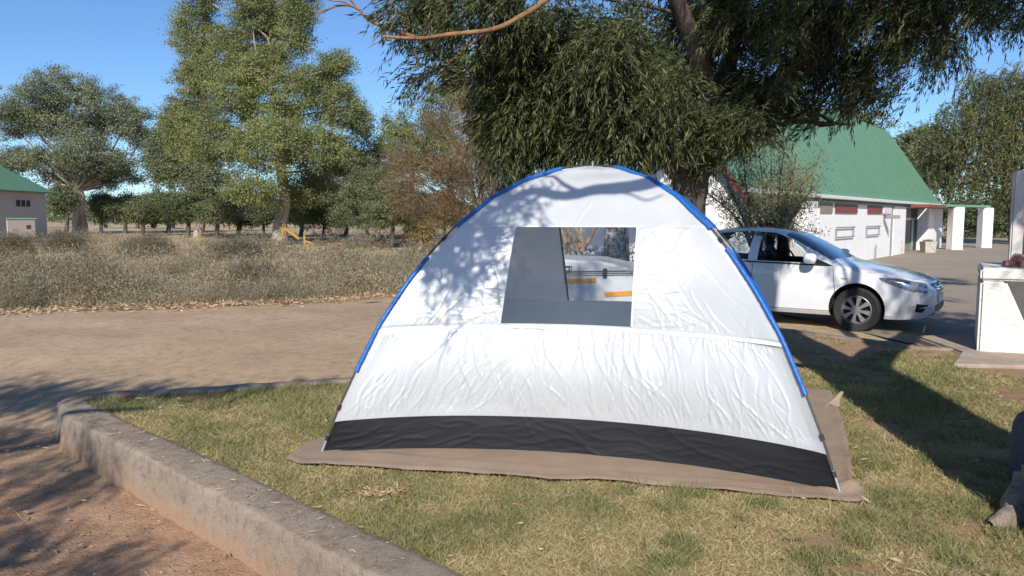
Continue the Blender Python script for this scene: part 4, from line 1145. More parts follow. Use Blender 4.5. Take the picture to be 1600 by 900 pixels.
# --- sparse shrub in front of the building
def sparse():
    d = 15.5
    b = P(1195, 400, d); b[2] = -.05
    root = empty("sparse_shrub", tuple(b), "thin many stemmed olive shrub between the car roof and the white building", "shrub")
    m = MB(); tips = []
    for (x0, xs) in ((1180, [(1105, 300), (1130, 270), (1160, 240)]), (1205, [(1185, 225), (1205, 215), (1150, 260), (1225, 235)]), (1215, [(1245, 240), (1262, 265), (1272, 290), (1230, 290)])):
        for (x, y) in xs:
            p = curve([P(x0, 402, d), P(x0 * .65 + x * .35, 345, d), P(x, y, d + rng.normal() * .5)], 12); m.tube(p, np.linspace(.035, .008, len(p)), 6, wob=.08); tips.append(p[4:])
            for _ in range(9):
                s = p[rng.integers(3, len(p))]; q = s + unit(np.array([x - x0, 0, 90]) / 90 + rng.normal(size=3) * .7) * rng.uniform(.25, .7)
                t = curve([s, (s + q) / 2 + rng.normal(size=3) * .04, q], 6); m.tube(t, np.linspace(.010, .004, len(t)), 4); tips.append(t)
    m.build("trunk", BK['grey'], root, smooth=True, angle=75, fix=False)
    pts = np.vstack(tips); k_ = rng.integers(0, len(pts), 15000)
    c = pts[k_] + rng.normal(size=(15000, 3)) * .11
    D = unit(rng.normal(size=c.shape) * .7 + [0, 0, .7])
    V, F = leaves_np(c, D, .085 * (.6 + .8 * rng.random(15000)), .017)
    mesh_np("crown", V, F, LF['sparse'], root)
sparse()

# --- distant tree line, each tree its own crown
FARX = [(10, 268, 36, 26), (165, 330, 20, 16), (215, 325, 18, 15), (240, 335, 16, 12), (270, 332, 20, 14), (375, 335, 26, 14), (400, 330, 24, 20), (470, 335, 26, 14), (690, 335, 30, 16), (735, 335, 28, 18), (780, 335, 26, 16)]
FARL = ["tree crowding in front of the grey house roof at the far left edge", "tiny far tree directly right of the white gum trunk", "tiny far tree in the gap of sky right of the spreading gum", "smallest far bush like tree in the sky gap",
        "far round tree just left of the leaning grey gum's stem", "far low tree left of the tallest gum trunk", "far tree touching the left of the pale split trunk", "far low tree right of the pale split trunk", "far olive tree behind the thin pale stemmed tree",
        "far tree under the left side of the dry twigs", "far tree under the right side of the dry twigs"]
for (px, py, rx, ry), lab in zip(FARX, FARL):
    d = 105 + rng.uniform(-8, 25) if px != 12 else 52
    b = P(px, 356, d); b[2] = 0
    c = P(px, py, d)
    tree("distant_tree", lab, "tree", b, [tuple(b), tuple((b + c) / 2), tuple(c)], [.3, .25, .15], [wb_(px, py, d, rx, ry), wb_(px + rx * .5, py + (4 if px != 10 else 20), d, rx * .7, ry * (.6 if px != 10 else .36)), wb_(px - rx * .5, py + 3, d, rx * .7, ry * .7)],
         110, 50, .42, .2, .9, LF['thorn'] if px != 12 else LF['gum'], BK['grey'], group="trees along the far edge of the veld", limb_r=.12)

# the wood along the horizon
n = 420
fx = rng.uniform(-230, 190, n); fy = 170 + 90 * rng.random(n) + .1 * np.abs(fx)
fr_ = 2.4 + 3.0 * rng.random(n) ** 1.5
per = 130
c = np.repeat(np.stack([fx, fy, fr_ * .75], 1), per, 0); d = unit(rng.normal(size=(n * per, 3))); rr = np.repeat(fr_, per)[:, None]
pos = c + d * rr * (.55 + .45 * rng.random((n * per, 1))) * [1.25, 1.25, .9]
V, F = leaves_np(pos, unit(rng.normal(size=pos.shape)), .95 * (.6 + .8 * rng.random(len(pos))), .5, unit(d + rng.normal(size=d.shape) * .5))
tag(mesh_np("woodland", V, F, LF['thorn']), "far-off low belt of trees along the horizon of the veld", "woodland", kind='stuff')

# pale trunk seen through the doorway of the tent
b = P(964, 392, 17); b[2] = -.05
tree("pale_tree", "pale patchy trunk seen through the tent window above the white trailer", "tree", b, [tuple(b), P(962, 350, 17), P(955, 290, 17), P(950, 200, 17)], [.30, .26, .22, .18],
     [wb_(930, 120, 17, 110, 60), wb_(1010, 130, 17, 100, 60), wb_(960, 60, 17, 120, 60)], 200, 70, .16, .04, .5, LF['main'], BK['patchy'], twigs=30, limb_r=.08)
m = MB()
b = P(900, 388, 19); b[2] = -.05
fb = empty("bare_tree", tuple(b), "tan forked bare stems seen through the tent window left of the pale trunk", "tree")
for x, y, xb in ((866, 335, 888), (888, 330, 884), (908, 320, 901), (880, 350, 903), (935, 345, 906), (897, 352, 912)):
    p = curve([P(xb, 393, 19), P(xb * .6 + x * .4 + 3, 374, 19), P(x, y, 19 + rng.normal() * .2)], 8); m.tube(p, np.linspace(.085, .04, len(p)), 7, wob=.06)
m.build("trunk", BK['dry'], fb, smooth=True, angle=75, fix=False)

# ------------------------------------------------------------------ scrub, grass, litter
def scrub(points, sizes, per, L, W, flat=0.75, up=.35):
    n = len(points)
    c = np.repeat(points, per, 0); s = np.repeat(sizes, per)[:, None]
    d = unit(rng.normal(size=(n * per, 3))); d[:, 2] = np.abs(d[:, 2])
    r = (0.30 + 0.70 * rng.random(n * per) ** .6)[:, None]
    lump = 0.5 + 1.0 * fbm(d[:, 0] * 2.6 + c[:, 0] * 3, d[:, 2] * 2.6 + d[:, 1] * 2.2 + c[:, 1] * 3, 81, 2)[:, None]
    pos = c + d * r * s * [1.0, 1.0, flat] * lump
    D = unit(d * .7 + rng.normal(size=d.shape) * .75 + [0, 0, up])
    k = np.sqrt(s[:, 0] / .5)
    return leaves_np(pos, D, L * k * (.5 + rng.random(n * per)), W * k)
def scrub_mat():
    m, nt, bs, out = new_mat("grey_scrub_twigs")
    g = nt.nodes.new("ShaderNodeNewGeometry"); at = nt.nodes.new("ShaderNodeAttribute"); at.attribute_name = "tint"
    r1 = ramp(nt, at.outputs["Fac"], [(0, C4((.105, .092, .058))), (.25, C4((.19, .165, .11))), (.5, C4((.31, .27, .195))), (.75, C4((.37, .30, .19))), (1, C4((.46, .355, .20)))])
    r2 = ramp(nt, g.outputs["Random Per Island"], [(0, (.75, .75, .75, 1)), (.6, (1, 1, 1, 1)), (1, (1.22, 1.2, 1.18, 1))])
    c = mixc(nt, 1.0, r1.outputs[0], r2.outputs[0], 'MULTIPLY')
    nt.links.new(c, bs.inputs["Base Color"]); bs.inputs["Roughness"].default_value = .9; bs.inputs["Specular IOR Level"].default_value = .1
    return m
def far_edge(x): return np.interp(x, [-60, -30, -12, -8.4, -3.8, -2.1, 0, 3.4, 8], [9.5, 10.9, 12.3, 12.9, 14.4, 15.8, 17.9, 20.5, 24])
N = 2900
yy = 13 + (rng.random(N) ** 1.75) * 62
xx = (rng.random(N) * 1.05 - .78) * yy * 1.05 - 1
e = far_edge(xx)
dens = fbm(xx * .3, yy * .3, 91)
ok = (yy > e + .35) & (dens > .38) & ~((yy > 52) & (yy < 62) & (xx > -16)) & (xx < 3) & (rng.random(N) < np.interp(yy, [13, 25, 50, 75], [1, .8, .55, .45]))
xx, yy = xx[ok], yy[ok]
sz = (.26 + .62 * rng.random(len(xx)) ** 1.7) * np.interp(yy, [13, 20, 50], [.95, 1.1, 1.1]) * (0.7 + 0.7 * fbm(xx * .4, yy * .4, 95))
pts = np.stack([xx, yy, ground_h(xx, yy)], 1)
tint = np.clip(.47 + .27 * rng.normal(size=len(xx)) - .5 * (sz > .52) * rng.random(len(xx)), 0, 1)
nearm = yy < 24
V1, F1_ = scrub(pts[nearm], sz[nearm], 700, .052, .0085)
V2, F2_ = scrub(pts[~nearm], sz[~nearm] * 1.1, 190, .10, .018)
tag(mesh_np("scrub", np.vstack([V1, V2]), np.vstack([F1_, F2_ + len(V1)]), scrub_mat(), attr=np.concatenate([np.repeat(tint[nearm], 700 * 4), np.repeat(tint[~nearm], 190 * 4)])), "low grey karoo scrub covering the veld beyond the dirt track", "scrub", kind='stuff')
# straw-coloured grass among it
N = 14000
yy = 13 + rng.random(N) ** 1.6 * 60; xx = (rng.random(N) * 1.05 - .78) * yy
ok = (yy > far_edge(xx) + .25) & (fbm(xx * .22 + 5, yy * .22, 93) > .47) & (xx < 5)
xx, yy = xx[ok], yy[ok]; n = len(xx)
V, F = leaves_np(np.stack([xx, yy, ground_h(xx, yy)], 1), unit(rng.normal(size=(n, 3)) * .35 + [0, 0, 1]), (.10 + .2 * rng.random(n)), .009 * yy / 18)
tag(mesh_np("veld_grass", V, F, LF['straw']), "dry straw coloured grass between the scrub", "grass", kind='stuff')
# bushes one can pick out
for px, py, d, r, lf, lab in ((372, 372, 29, 1.05, 'scrubdark', "rounded grey bush standing tallest in the scrub before the tallest gum"),
                              (240, 375, 33, .95, 'scrubdark', "broad grey bush in the scrub left of the rounded one"),
                              (105, 370, 36, 1.1, 'scrubdark', "grey brown bush in the scrub below the white trunked gum"),
                              (395, 425, 17.5, .62, 'scrubdark', "dark twiggy bush in front part of the scrub left of the tent"),
                              (540, 432, 16.8, .50, 'scrub', "pale silvery bush close to the track left of the tent"),
                              (625, 425, 17.5, .48, 'scrub', "silvery upright bush touching the tent's left outline"),
                              (555, 378, 41, .75, 'scrub', "reddish tan mound of brush beside the far road"),
                              (30, 378, 34, .9, 'scrubdark', "grey bush at the far left edge below the white hut"),
                              (60, 440, 16.2, .5, 'scrub', "pale low bush near the track at the far left"),
                              (205, 440, 16.0, .52, 'scrub', "pale bush with spiky top near the track below the white gum")):
    x, y = P(px, py, d)[:2]
    n = 3 if r > .8 else 2
    pp = np.array([[x + rng.normal() * r * .5, y + rng.normal() * r * .4, hz(x, y)] for _ in range(n)] + [[x, y, hz(x, y)]])
    V, F = scrub(pp, np.full(len(pp), r * .95), 2200, .085, .012, 1.0)
    root = empty("bush", (x, y, hz(x, y)), lab, "bush", "bushes standing out in the scrub")
    m = MB()
    for _ in range(16):
        q = unit(rng.normal(size=3) * [1, 1, .3] + [0, 0, .7]) * r * .7; a = np.array([x, y, hz(x, y) - .02])
        m.tube([a, a + q * .5 + rng.normal(size=3) * .04, a + q], [.016, .012, .006], 5)
    m.build("stem", BK['dry'], root, smooth=True, angle=75, fix=False)
    mesh_np("foliage", V, F, LF[lf], root)
x, y = P(945, 402, 13.4)[:2]  # hedge added as a dark band where shade lies behind the trailer
pp = np.array([[x + dx_, y + rng.normal() * .12, -.07] for dx_ in (-.75, -.4, 0, .35, .7, 1.05)])
V, F = scrub(pp, np.array([.42, .50, .46, .52, .48, .4]) * 1.15, 1300, .08, .026, 1.85)
root = empty("hedge", (x, y, -.07), "dark low hedge added for the shade behind the white trailer, seen through the tent window", "hedge")
m = MB()
for p_ in pp:
    for _ in range(4):
        q = unit(rng.normal(size=3) * [1, 1, .3] + [0, 0, .8]) * .75; m.tube([p_, p_ + q * .5, p_ + q], [.014, .01, .005], 5)
m.build("stem", BK['grey'], root, smooth=True, angle=75, fix=False)
mesh_np("foliage", V, F, LF['main'], root)
# fallen leaves along the track's far edge and on the dirt
n = 5200
xx = rng.uniform(-11, -.5, n); off = np.abs(rng.normal(size=n)) * .42; yy = far_edge(xx) + .35 - off + (fbm(xx * 1.1, xx * 0, 96) - .5) * .9
zz_ = ground_h(xx, yy) + .03 + .04 * rng.random(n)
D = unit(rng.normal(size=(n, 3)) * [1, 1, .35])
V, F = leaves_np(np.stack([xx, yy, zz_], 1), D, .05 + .09 * rng.random(n), .028)
n2 = 4200
yy = 2.4 + 10.6 * rng.random(n2) ** 1.3; xx = -rng.random(n2) * (yy * .75 + .4) + .3; okk = ~inside(xx, yy, LAWN)
xx, yy = xx[okk], yy[okk]; n2 = len(xx)
V2, F2_ = leaves_np(np.stack([xx, yy, ground_h(xx, yy) + .022], 1), unit(rng.normal(size=(n2, 3)) * [1, 1, .2]), .015 + .075 * rng.random(n2) ** 3, .008)
n3 = 420
tt = rng.random(n3); ka, kb = np.array([-.40, 3.35]), np.array([-3.52, 6.28])
kp = ka + (kb - ka) * tt[:, None] + np.array([-.684, -.729]) * (.02 + .23 * rng.random(n3))[:, None]
V3, F3_ = leaves_np(np.concatenate([kp, .034 + .004 * rng.random((n3, 1))], 1), unit(rng.normal(size=(n3, 3)) * [1, 1, .04]), .015 + .06 * rng.random(n3) ** 3, .006)
F2_ = np.vstack([F2_, F3_ + len(V2)]); V2 = np.vstack([V2, V3])
tag(mesh_np("leaf_litter", np.vstack([V, V2]), np.vstack([F, F2_ + len(V)]), LF['litter']), "curled dry leaves lying along the edge of the track", "litter", kind='stuff')
# grit and pebbles on the dirt
n = 1500
xx = rng.uniform(-8, .2, n); yy = rng.uniform(2.4, 12, n); okk = ~inside(xx, yy, [(p[0] * 1.0 - .0, p[1]) for p in LAWN]); xx, yy = xx[okk], yy[okk]
m = MB()
ico = bmesh.new(); bmesh.ops.create_icosphere(ico, subdivisions=1, radius=1.0)
IV = np.array([v.co[:] for v in ico.verts]); IF = [tuple(v.index for v in f.verts) for f in ico.faces]; ico.free()
for x, y in zip(xx, yy):
    r = .003 + .014 * rng.random() ** 4
    m.add(IV * [r * 1.3, r, r * .7] * (1 + .2 * rng.normal(size=(len(IV), 1))) + [x, y, hz(x, y) + .018], IF)
tag(m.build("gravel", M['stone'], fix=False), "scattered small stones on the dirt", "gravel", kind='stuff')

# lawn grass: short blades, straw to green, thin where the soil shows
def grass_mat():
    m, nt, bs, out = new_mat("lawn_grass_blade")
    g = nt.nodes.new("ShaderNodeNewGeometry")
    at = nt.nodes.new("ShaderNodeAttribute"); at.attribute_name = "tint"
    dry = ramp(nt, g.outputs["Random Per Island"], [(0, C4((0.29, 0.23, 0.105))), (.5, C4((0.46, 0.385, 0.185))), (1, C4((0.61, 0.53, 0.29)))])
    grn = ramp(nt, g.outputs["Random Per Island"], [(0, C4((0.12, 0.14, 0.05))), (.6, C4((0.24, 0.25, 0.105))), (1, C4((0.33, 0.32, 0.13)))])
    c = mixc(nt, at.outputs["Fac"], dry.outputs[0], grn.outputs[0])
    nt.links.new(c, bs.inputs["Base Color"]); bs.inputs["Roughness"].default_value = .7; bs.inputs["Specular IOR Level"].default_value = .2
    tr = nt.nodes.new("ShaderNodeBsdfTranslucent"); nt.links.new(c, tr.inputs[0])
    mx = nt.nodes.new("ShaderNodeMixShader"); mx.inputs[0].default_value = .25
    nt.links.new(bs.outputs[0], mx.inputs[1]); nt.links.new(tr.outputs[0], mx.inputs[2]); nt.links.new(mx.outputs[0], out.inputs[0])
    return m
def make_grass():
    n = 700000
    # thicker near the camera: sample in the view wedge by distance
    d = 2.2 + (rng.random(n) ** 1.35) * 8.6; x = (rng.random(n) * 1.62 - .80) * d * 1.0
    y = d
    tc = np.mean(np.array(TARP_POLY), axis=0); TSH = [tuple(tc + (np.array(q_) - tc) * .984) for q_ in TARP_POLY]
    ok = inside(x, y, LAWN) & ~inside(x, y, TSH)
    PL_ = [G(*p)[:2] for p in [(1488, 573), (1520, 556), (1620, 540), (1640, 600)]]
    ok &= ~inside(x, y, PL_)
    green = fbm(x * 1.1 + 3, y * 1.1, 101) * .6 + fbm(x * 4.5, y * 4.5, 103, 3) * .4
    bare = fbm(x * .9 + 11, y * .9 + 4, 105) * .55 + fbm(x * 4, y * 4, 107, 3) * .45
    right_ = sstep(1.2, 2.6, x)
    thr = .29 + .21 * right_ + .05 * sstep(7, 9.5, y)
    ok &= (bare > thr - .12 * rng.random(n)) 
    x, y, green = x[ok], y[ok], green[ok]; n = len(x)
    t = sstep(.36, .68, green + .10 * sstep(-.6, -2.2, x) * sstep(4.2, 5.4, y) + .05 * right_[ok] - .05 * (y < 4.4) - .02 + .10 * rng.normal(size=n) * .6)
    tuft = (fbm(x * 6, y * 6, 109, 2) > .66) & (x > .6) & (y < 5.2)
    t = np.where(tuft, np.maximum(t, .85), t)
    h = (.008 + .015 * rng.random(n)) * (1 + .5 * tuft) * (1 + .3 * t)
    h = h * np.where(rng.random(n) < .05, 2.0, 1.0)
    lean = rng.normal(size=(n, 2)) * (.9 - .35 * t)[:, None]
    up = unit(np.concatenate([lean, np.full((n, 1), .55)], 1))
    w = .0028 + .0022 * rng.random(n); w = w * np.interp(y, [2.5, 5, 9], [1, 1.25, 1.9])
    base = np.stack([x, y, np.zeros(n)], 1)
    side = unit(np.cross(up, rng.normal(size=(n, 3)))) * w[:, None]
    L = h * 1.9 * np.interp(y, [2.5, 9], [1, 1.35])
    tip = base + up * L[:, None]
    V = np.stack([base - side * .5, base + side * .5, tip], 1).reshape(-1, 3)
    tag(mesh_np("grass", V, np.arange(3 * n).reshape(n, 3), grass_mat(), attr=np.repeat(t, 3)), "short dry grass of the lawn, greener in patches", "grass", kind='stuff')
    # dry leaves and straw lying on it
    n = 1500
    y = 2.6 + rng.random(n) ** 1.2 * 6.5; x = (rng.random(n) * 1.5 - .7) * y
    ok = inside(x, y, LAWN) & ~inside(x, y, TARP_POLY) & (rng.random(n) < .35 + .65 * sstep(.5, 2.5, x)); x, y = x[ok], y[ok]; n = len(x)
    V, F = leaves_np(np.stack([x, y, np.full(n, .022)], 1), unit(rng.normal(size=(n, 3)) * [1, 1, .18]), .03 + .07 * rng.random(n) ** 2, .006 + .008 * rng.random(n))
    c = G(596, 775); k_ = 700
    pp = np.stack([c[0] + rng.normal(size=k_) * .075, c[1] + rng.normal(size=k_) * .035, .012 + .02 * rng.random(k_)], 1)
    V2, F2 = leaves_np(pp, unit(rng.normal(size=(k_, 3)) * [1, 1, .3]), .02 + .02 * rng.random(k_), .006)
    tag(mesh_np("straw_litter", np.vstack([V, V2]), np.vstack([F, F2 + len(V)]), LF['litter']), "dry leaves and straw lying on the lawn", "litter", kind='stuff')
make_grass()

# ------------------------------------------------------------------ white building with the steep green roof
BD = np.array([.607, .794, 0]); BN = np.array([-.794, .607, 0])      # along the long wall, and back from it
C0 = np.array([5.5, 19.2, -.06])
def bp(s, o, z): return C0 + BD * s + BN * o + np.array([0, 0, z])
def s_of(px):
    k_ = (px - 800) / FPX
    return (k_ * C0[1] - C0[0]) / (BD[0] - k_ * BD[1])
def bbox(m, s0, s1, o0, o1, z0, z1, mi=0):
    V = [bp(s, o, z) for z in (z0, z1) for (s, o) in ((s0, o0), (s1, o0), (s1, o1), (s0, o1))]
    m.add(V, [(0,3,2,1),(4,5,6,7),(0,1,5,4),(1,2,6,5),(2,3,7,6),(3,0,4,7)], mi); return m
def building():
    root = empty("hall_building", tuple(C0), "long white building with a steep green roof behind the parked car", "building")
    Lb, W2, ez, rz = 30.0, 5.5, 2.36, 6.45
    mid = W2 / 2
    m = MB()
    bbox(m, 0.0, Lb, 0.0, W2, 0, ez)
    for s in (0.02, Lb - .3):
        tri = [bp(s, 0.02, ez - .01), bp(s, W2 - .02, ez - .01), bp(s, mid, rz - .02)]
        m.prism(tri, BD * .28)
    m.build("wall", M['wall_white'], root)
    # roof: two sheets with real thickness, ribs as fine raised seams
    m = MB()
    ov = .38; sl = (rz - ez) / mid
    for sgn in (0, 1):
        def Q(s, q, dz=0): # q 0 at eave overhang .. 1 ridge
            o = (-ov + (mid + ov) * q); z = ez + sl * (o if o > 0 else o * .55) + dz + .05
            return bp(s, o if sgn == 0 else W2 - o, z)
        nS = 60; A = np.array([[Q(s, q, .04) for s in np.linspace(-.25, Lb + .25, nS)] for q in np.linspace(0, 1, 8)]); Bm = A.copy(); Bm[..., 2] -= .06
        m.grid(A); m.grid(Bm, flip=True)
        m.grid(np.array([A[0], Bm[0]])); m.grid(np.array([A[:, 0], Bm[:, 0]])); m.grid(np.array([A[:, -1], Bm[:, -1]]))
        for s in np.arange(-.1, Lb + .2, .55):
            a, b, c = Q(s, 0.0, .055), Q(s, .13, .055), Q(s, .995, .055)
            m.tube([a, b, c], .012, 4)
    m.build("roof", M['roof'], root)
    # gutter and fascia along the eave, red timber under it
    m = MB(); bbox(m, -.2, Lb + .2, -.52, -.40, ez - .16, ez - .04); m.build("gutter", M['fascia'], root, bevel=.02)
    m = MB(); bbox(m, 0, Lb, -.36, -.30, ez - .26, ez - .12); m.build("fascia_board", M['red'], root)
    # bargeboards on the gable facing the lawn
    for sg in (0, 1):
        m = MB()
        o0, z0 = (-1.0, ez - .95) if sg == 0 else (-.38, ez - .3)
        a = bp(-.3, o0 if sg == 0 else W2 - o0, z0 - .1); b = bp(-.3, mid, rz + .06)
        dn = np.array([0, 0, -.22])
        m.prism([a, b, b + dn, a + dn], BD * .06); m.build("bargeboard", M['red'], root)
    m = MB()
    m.prism([bp(.02, .03, 0), bp(.02, -1.0, 0), bp(.02, -1.0, ez - 1.15), bp(.02, .03, ez - .02)], BD * .3); m.build("buttress", M['wall_white'], root)
    # left bay's shade painted as a panel, a projecting white bay, doorway
    sA, sB = s_of(1206), s_of(1231)
    m = MB(); bbox(m, sA, sB, -.06, -.003, 0, ez - .3); m.build("bay_shade_panel", M['taupe'], root)
    s1, s2 = s_of(1262), s_of(1379)
    m = MB(); bbox(m, s1, s2, -.30, -.004, 0, ez - .27); m.build("bay_wall", M['wall_white'], root)
    m = MB(); bbox(m, s_of(1231.5), s_of(1246), -.55, -.004, 0, ez - .27); m.build("pilaster", M['wall_white'], root)
    # red lintels with grey vents set in
    for a, b, c in ((1263, 1282, 'taupe'), (1287, 1322, 'red'), (1339, 1362, 'red'), (1377, 1397, 'red')):
        m = MB(); bbox(m, s_of(a), s_of(b), -.34 if b < 1379 else -.05, -.304 if b < 1379 else -.005, ez - .60, ez - .30); f = m.build("lintel_panel", M[c], root)
    m = MB(); bbox(m, s_of(1363), s_of(1376), -.36, -.31, ez - .60, ez - .33); m.build("notice_board", M['fascia'], root, bevel=.01)
    # doorway and porch end
    s3, s4, s5, s6 = s_of(1399), s_of(1419), s_of(1429), s_of(1452)
    m = MB(); bbox(m, s_of(1402), s4, -.05, -.004, 0, ez - .32); m.build("door_panel", M['taupe'], root)
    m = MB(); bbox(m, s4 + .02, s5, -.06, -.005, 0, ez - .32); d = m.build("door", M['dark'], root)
    m = MB(); bbox(m, s4 + .02, s4 + .5, -.10, -.061, .02, ez - .8); m.build("door_leaf", M['greenbeam'], d)
    m = MB(); bbox(m, s_of(1381), s_of(1400), -.34, -.004, 0, ez - .28); m.build("porch_wall", M['wall_white'], root)
    m = MB(); bbox(m, s5 + .03, s6, -.55, -.004, 0, ez - .3); m.build("porch_pier", M['wall_white'], root)
    m = MB(); bbox(m, s_of(1398), s6 + 1.2, -1.3, -.56, ez - .30, ez - .17); m.build("porch_beam", M['red'], root)
    # pipes and brackets on the bay
    m = MB(); m.tube([bp(s2 - .15, -.345, .05), bp(s2 - .15, -.345, ez - .2)], .035, 8); m.build("downpipe", M['pipe'], root)
    for a, b in ((1288, 1318), (1337, 1359)):
        sa, sb = s_of(a), s_of(b); m = MB()
        m.tube([bp(sa, -.36, 1.28), bp(sb, -.36, 1.28)], .022, 6); m.tube([bp(sa + .05, -.36, .95), bp(sb - .1, -.36, .95)], .022, 6)
        for s in (sa + .02, sb - .2): m.tube([bp(s, -.36, 1.28), bp(s, -.36, .95)], .018, 6)
        m.tube([bp(sb - .15, -.30, 1.28), bp(sb - .15, -.36, 1.28)], .018, 6); m.build("pipe_rail", M['pipe'], root)
    m = MB(); m.tube([bp(s_of(1352), -.38, .02), bp(s_of(1352), -.38, .55)], .022, 6); m.build("standpipe", M['pipe'], root)
    m = MB(); lc = bp(s_of(1366), -.6, ez - .72); m.box(lc - [.28, .13, .07], lc + [.28, .13, .07]); m.tube([lc + [0, 0, 0], bp(s_of(1366), -.33, ez - .62)], .025, 6); m.build("wall_lamp", M['pipe'], root, bevel=.02)
building()
# pergola: two white pillars with a green beam
pg = empty("pergola", tuple(G(1515, 389)), "two white pillars carrying a thin green beam at the end of the building", "pergola")
pa, pb_ = G(1491, 390.5, -.06), G(1537, 387.5, -.06)
for p in (pa, pb_):
    m = MB(); m.box(p + [-.27, -.27, 0], p + [.27, .27, 2.12]); m.build("pillar", M['wall_white'], pg, bevel=.02)
dv = (pb_ - pa) / np.linalg.norm(pb_ - pa); a = pa - dv * 1.6 + [0, 0, 2.13]; b = pb_ + dv * .35 + [0, 0, 2.13]
m = MB(); sd = np.array([-dv[1], dv[0], 0]) * .12
m.prism([a - sd, b - sd, b + sd, a + sd], [0, 0, .12]); m.build("beam", M['greenbeam'], pg, bevel=.01)
# planters
for px, py, lab in ((1398, 397, "pale concrete planter with a tuft of green beside the white porch wall"), (1449.5, 395, "pale concrete planter with few sprigs in front of the porch pier")):
    p = G(px, py, -.06)
    root = empty("planter", tuple(p), lab, "planter", "planters by the porch")
    m = MB()
    prof = [(.0, .0), (.24, 0), (.29, .5), (.30, .52), (.26, .52), (.25, .44), (0, .44)]
    for sgn in (1,):
        q = [(-.27, -.27), (.27, -.27), (.27, .27), (-.27, .27)]
        V = [p + np.array([x * s, y * s, z]) for z, s in ((0, .85), (.5, 1.0), (.52, .97), (.52, .82), (.42, .8)) for x, y in q]
        F = [(3, 2, 1, 0)] + [(k_*4+i, k_*4+(i+1) % 4, (k_+1)*4+(i+1) % 4, (k_+1)*4+i) for k_ in range(4) for i in range(4)] + [(16, 17, 18, 19)]
        m.add(V, F)
    m.build("pot", M['concrete'], root, bevel=.012)
    n = 900 if px < 1420 else 260
    V, F = leaves_np(p + [0, 0, .44] + rng.normal(size=(n, 3)) * [.10, .09, .03] + [0, 0, .0], unit(rng.normal(size=(n, 3)) * .7 + [0, 0, .7]), .10 + .12 * rng.random(n), .035)
    mesh_np("plant", V, F, LF['acacia'], root)

# ------------------------------------------------------------------ far left house and its little white hut
hr = empty("grey_house", (-36.9, 58.5, 0), "grey walled house with a green roof cut off by the left edge", "house")
hx0 = -37.05
m = MB(); m.box((hx0 - 7, 54.0, 0), (hx0, 61.4, 3.5)); m.build("wall", M['greywall'], hr)
m = MB()
e0, e1 = (hx0 + .45, 53.5, 3.45), (hx0 + .45, 61.9, 3.45); f0, f1 = (hx0 - 7.45, 53.5, 3.45), (hx0 - 7.45, 61.9, 3.45); r0, r1 = (hx0 - 3.4, 56.3, 6.1), (hx0 - 3.4, 59.2, 6.1)
V = [e0, e1, f1, f0, r0, r1]; V = [np.array(v) for v in V]; V2 = [v + [0, 0, .1] for v in V]
m.add(V2, [(0, 1, 5, 4), (1, 2, 5), (2, 3, 4, 5), (3, 0, 4)]); m.add([V[0], V[1], V[2], V[3]] + V2[:4], [(0, 1, 5, 4), (1, 2, 6, 5), (2, 3, 7, 6), (3, 0, 4, 7), (3, 2, 1, 0)])
m.build("roof", M['roof'], hr)
wfr = MB(); y0, y1 = 57.6, 59.4
wfr.box((hx0 + .002, y0 - .08, 2.32), (hx0 + .05, y1 + .08, 2.92)); wf = wfr.build("window", M['greywall'], hr)
for a in np.linspace(y0, y1, 4)[:-1]:
    MB().box((hx0 + .052, a + .05, 2.38), (hx0 + .06, a + .53, 2.86)).build("pane", M['dark'], wf)
p = P(36, 362, 52); p[2] = .25
hut = empty("small_hut", tuple(p), "tiny white flat roofed hut in front of the grey house", "hut", rz=0)
dx, dy = np.array([.83, .55, 0]), np.array([-.55, .83, 0])
def hp(a, b, z): return p + dx * a + dy * b + np.array([0, 0, z])
def hbox(m, a0, a1, b0, b1, z0, z1): return m.add([hp(a, b, z) for z in (z0, z1) for a, b in ((a0, b0), (a1, b0), (a1, b1), (a0, b1))], [(0,3,2,1),(4,5,6,7),(0,1,5,4),(1,2,6,5),(2,3,7,6),(3,0,4,7)])
hbox(MB(), -.9, .7, -.5, .6, 0, 1.2).build("wall", M['wall_white'], hut)
hbox(MB(), -.95, .8, -.6, .7, 1.203, 1.27).build("roof", M['greenbeam'], hut)
hbox(MB(), -.88, .70, -.515, -.503, .02, 1.18).build("front_shade_panel", M['taupe'], hut)  # thin taupe plate: shade of the hut's front face put into colour
hbox(MB(), .2, .45, -.54, -.517, .55, .8).build("vent", M['dark'], hut)

# yellow frame in the scrub by the tall trunk
a = P(447, 362, 43); yb0 = empty("play_slide", (a[0], a[1], 0), "small yellow play slide in the scrub at the foot of the tallest gum", "play equipment")
m = MB(); q0, q1 = P(444, 357, 43), P(468, 375, 42.6)
sd = np.array([0, .14, 0])
m.prism([q0 - sd, q1 - sd, q1 + sd, q0 + sd], [0, 0, .06]); m.prism([q0 - sd, q1 - sd, q1 - sd * 1.15, q0 - sd * 1.15], [0, 0, .10]); m.prism([q0 + sd, q1 + sd, q1 + sd * 1.15, q0 + sd * 1.15], [0, 0, .10])
m.build("chute", M['yellow'], yb0)
m = MB(); 
for o in (-.2, .2): m.tube([q0 + [-.05, o, -1.2], q0 + [0, o, .25]], .025, 6)
for z in (-.9, -.6, -.3): m.tube([q0 + [-.04, -.2, z], q0 + [-.04, .2, z]], .025, 6)
m.build("ladder", M['yellow'], yb0)
m = MB(); c = P(476, 378, 42.5); m.tube([[c[0], c[1], -.05], [c[0], c[1], c[2] + .35]], .07, 8); m.tube([[c[0], c[1], c[2] + .05], [c[0] + .5, c[1], c[2] - .1]], .04, 6); m.build("end_post", M['yellow'], yb0)

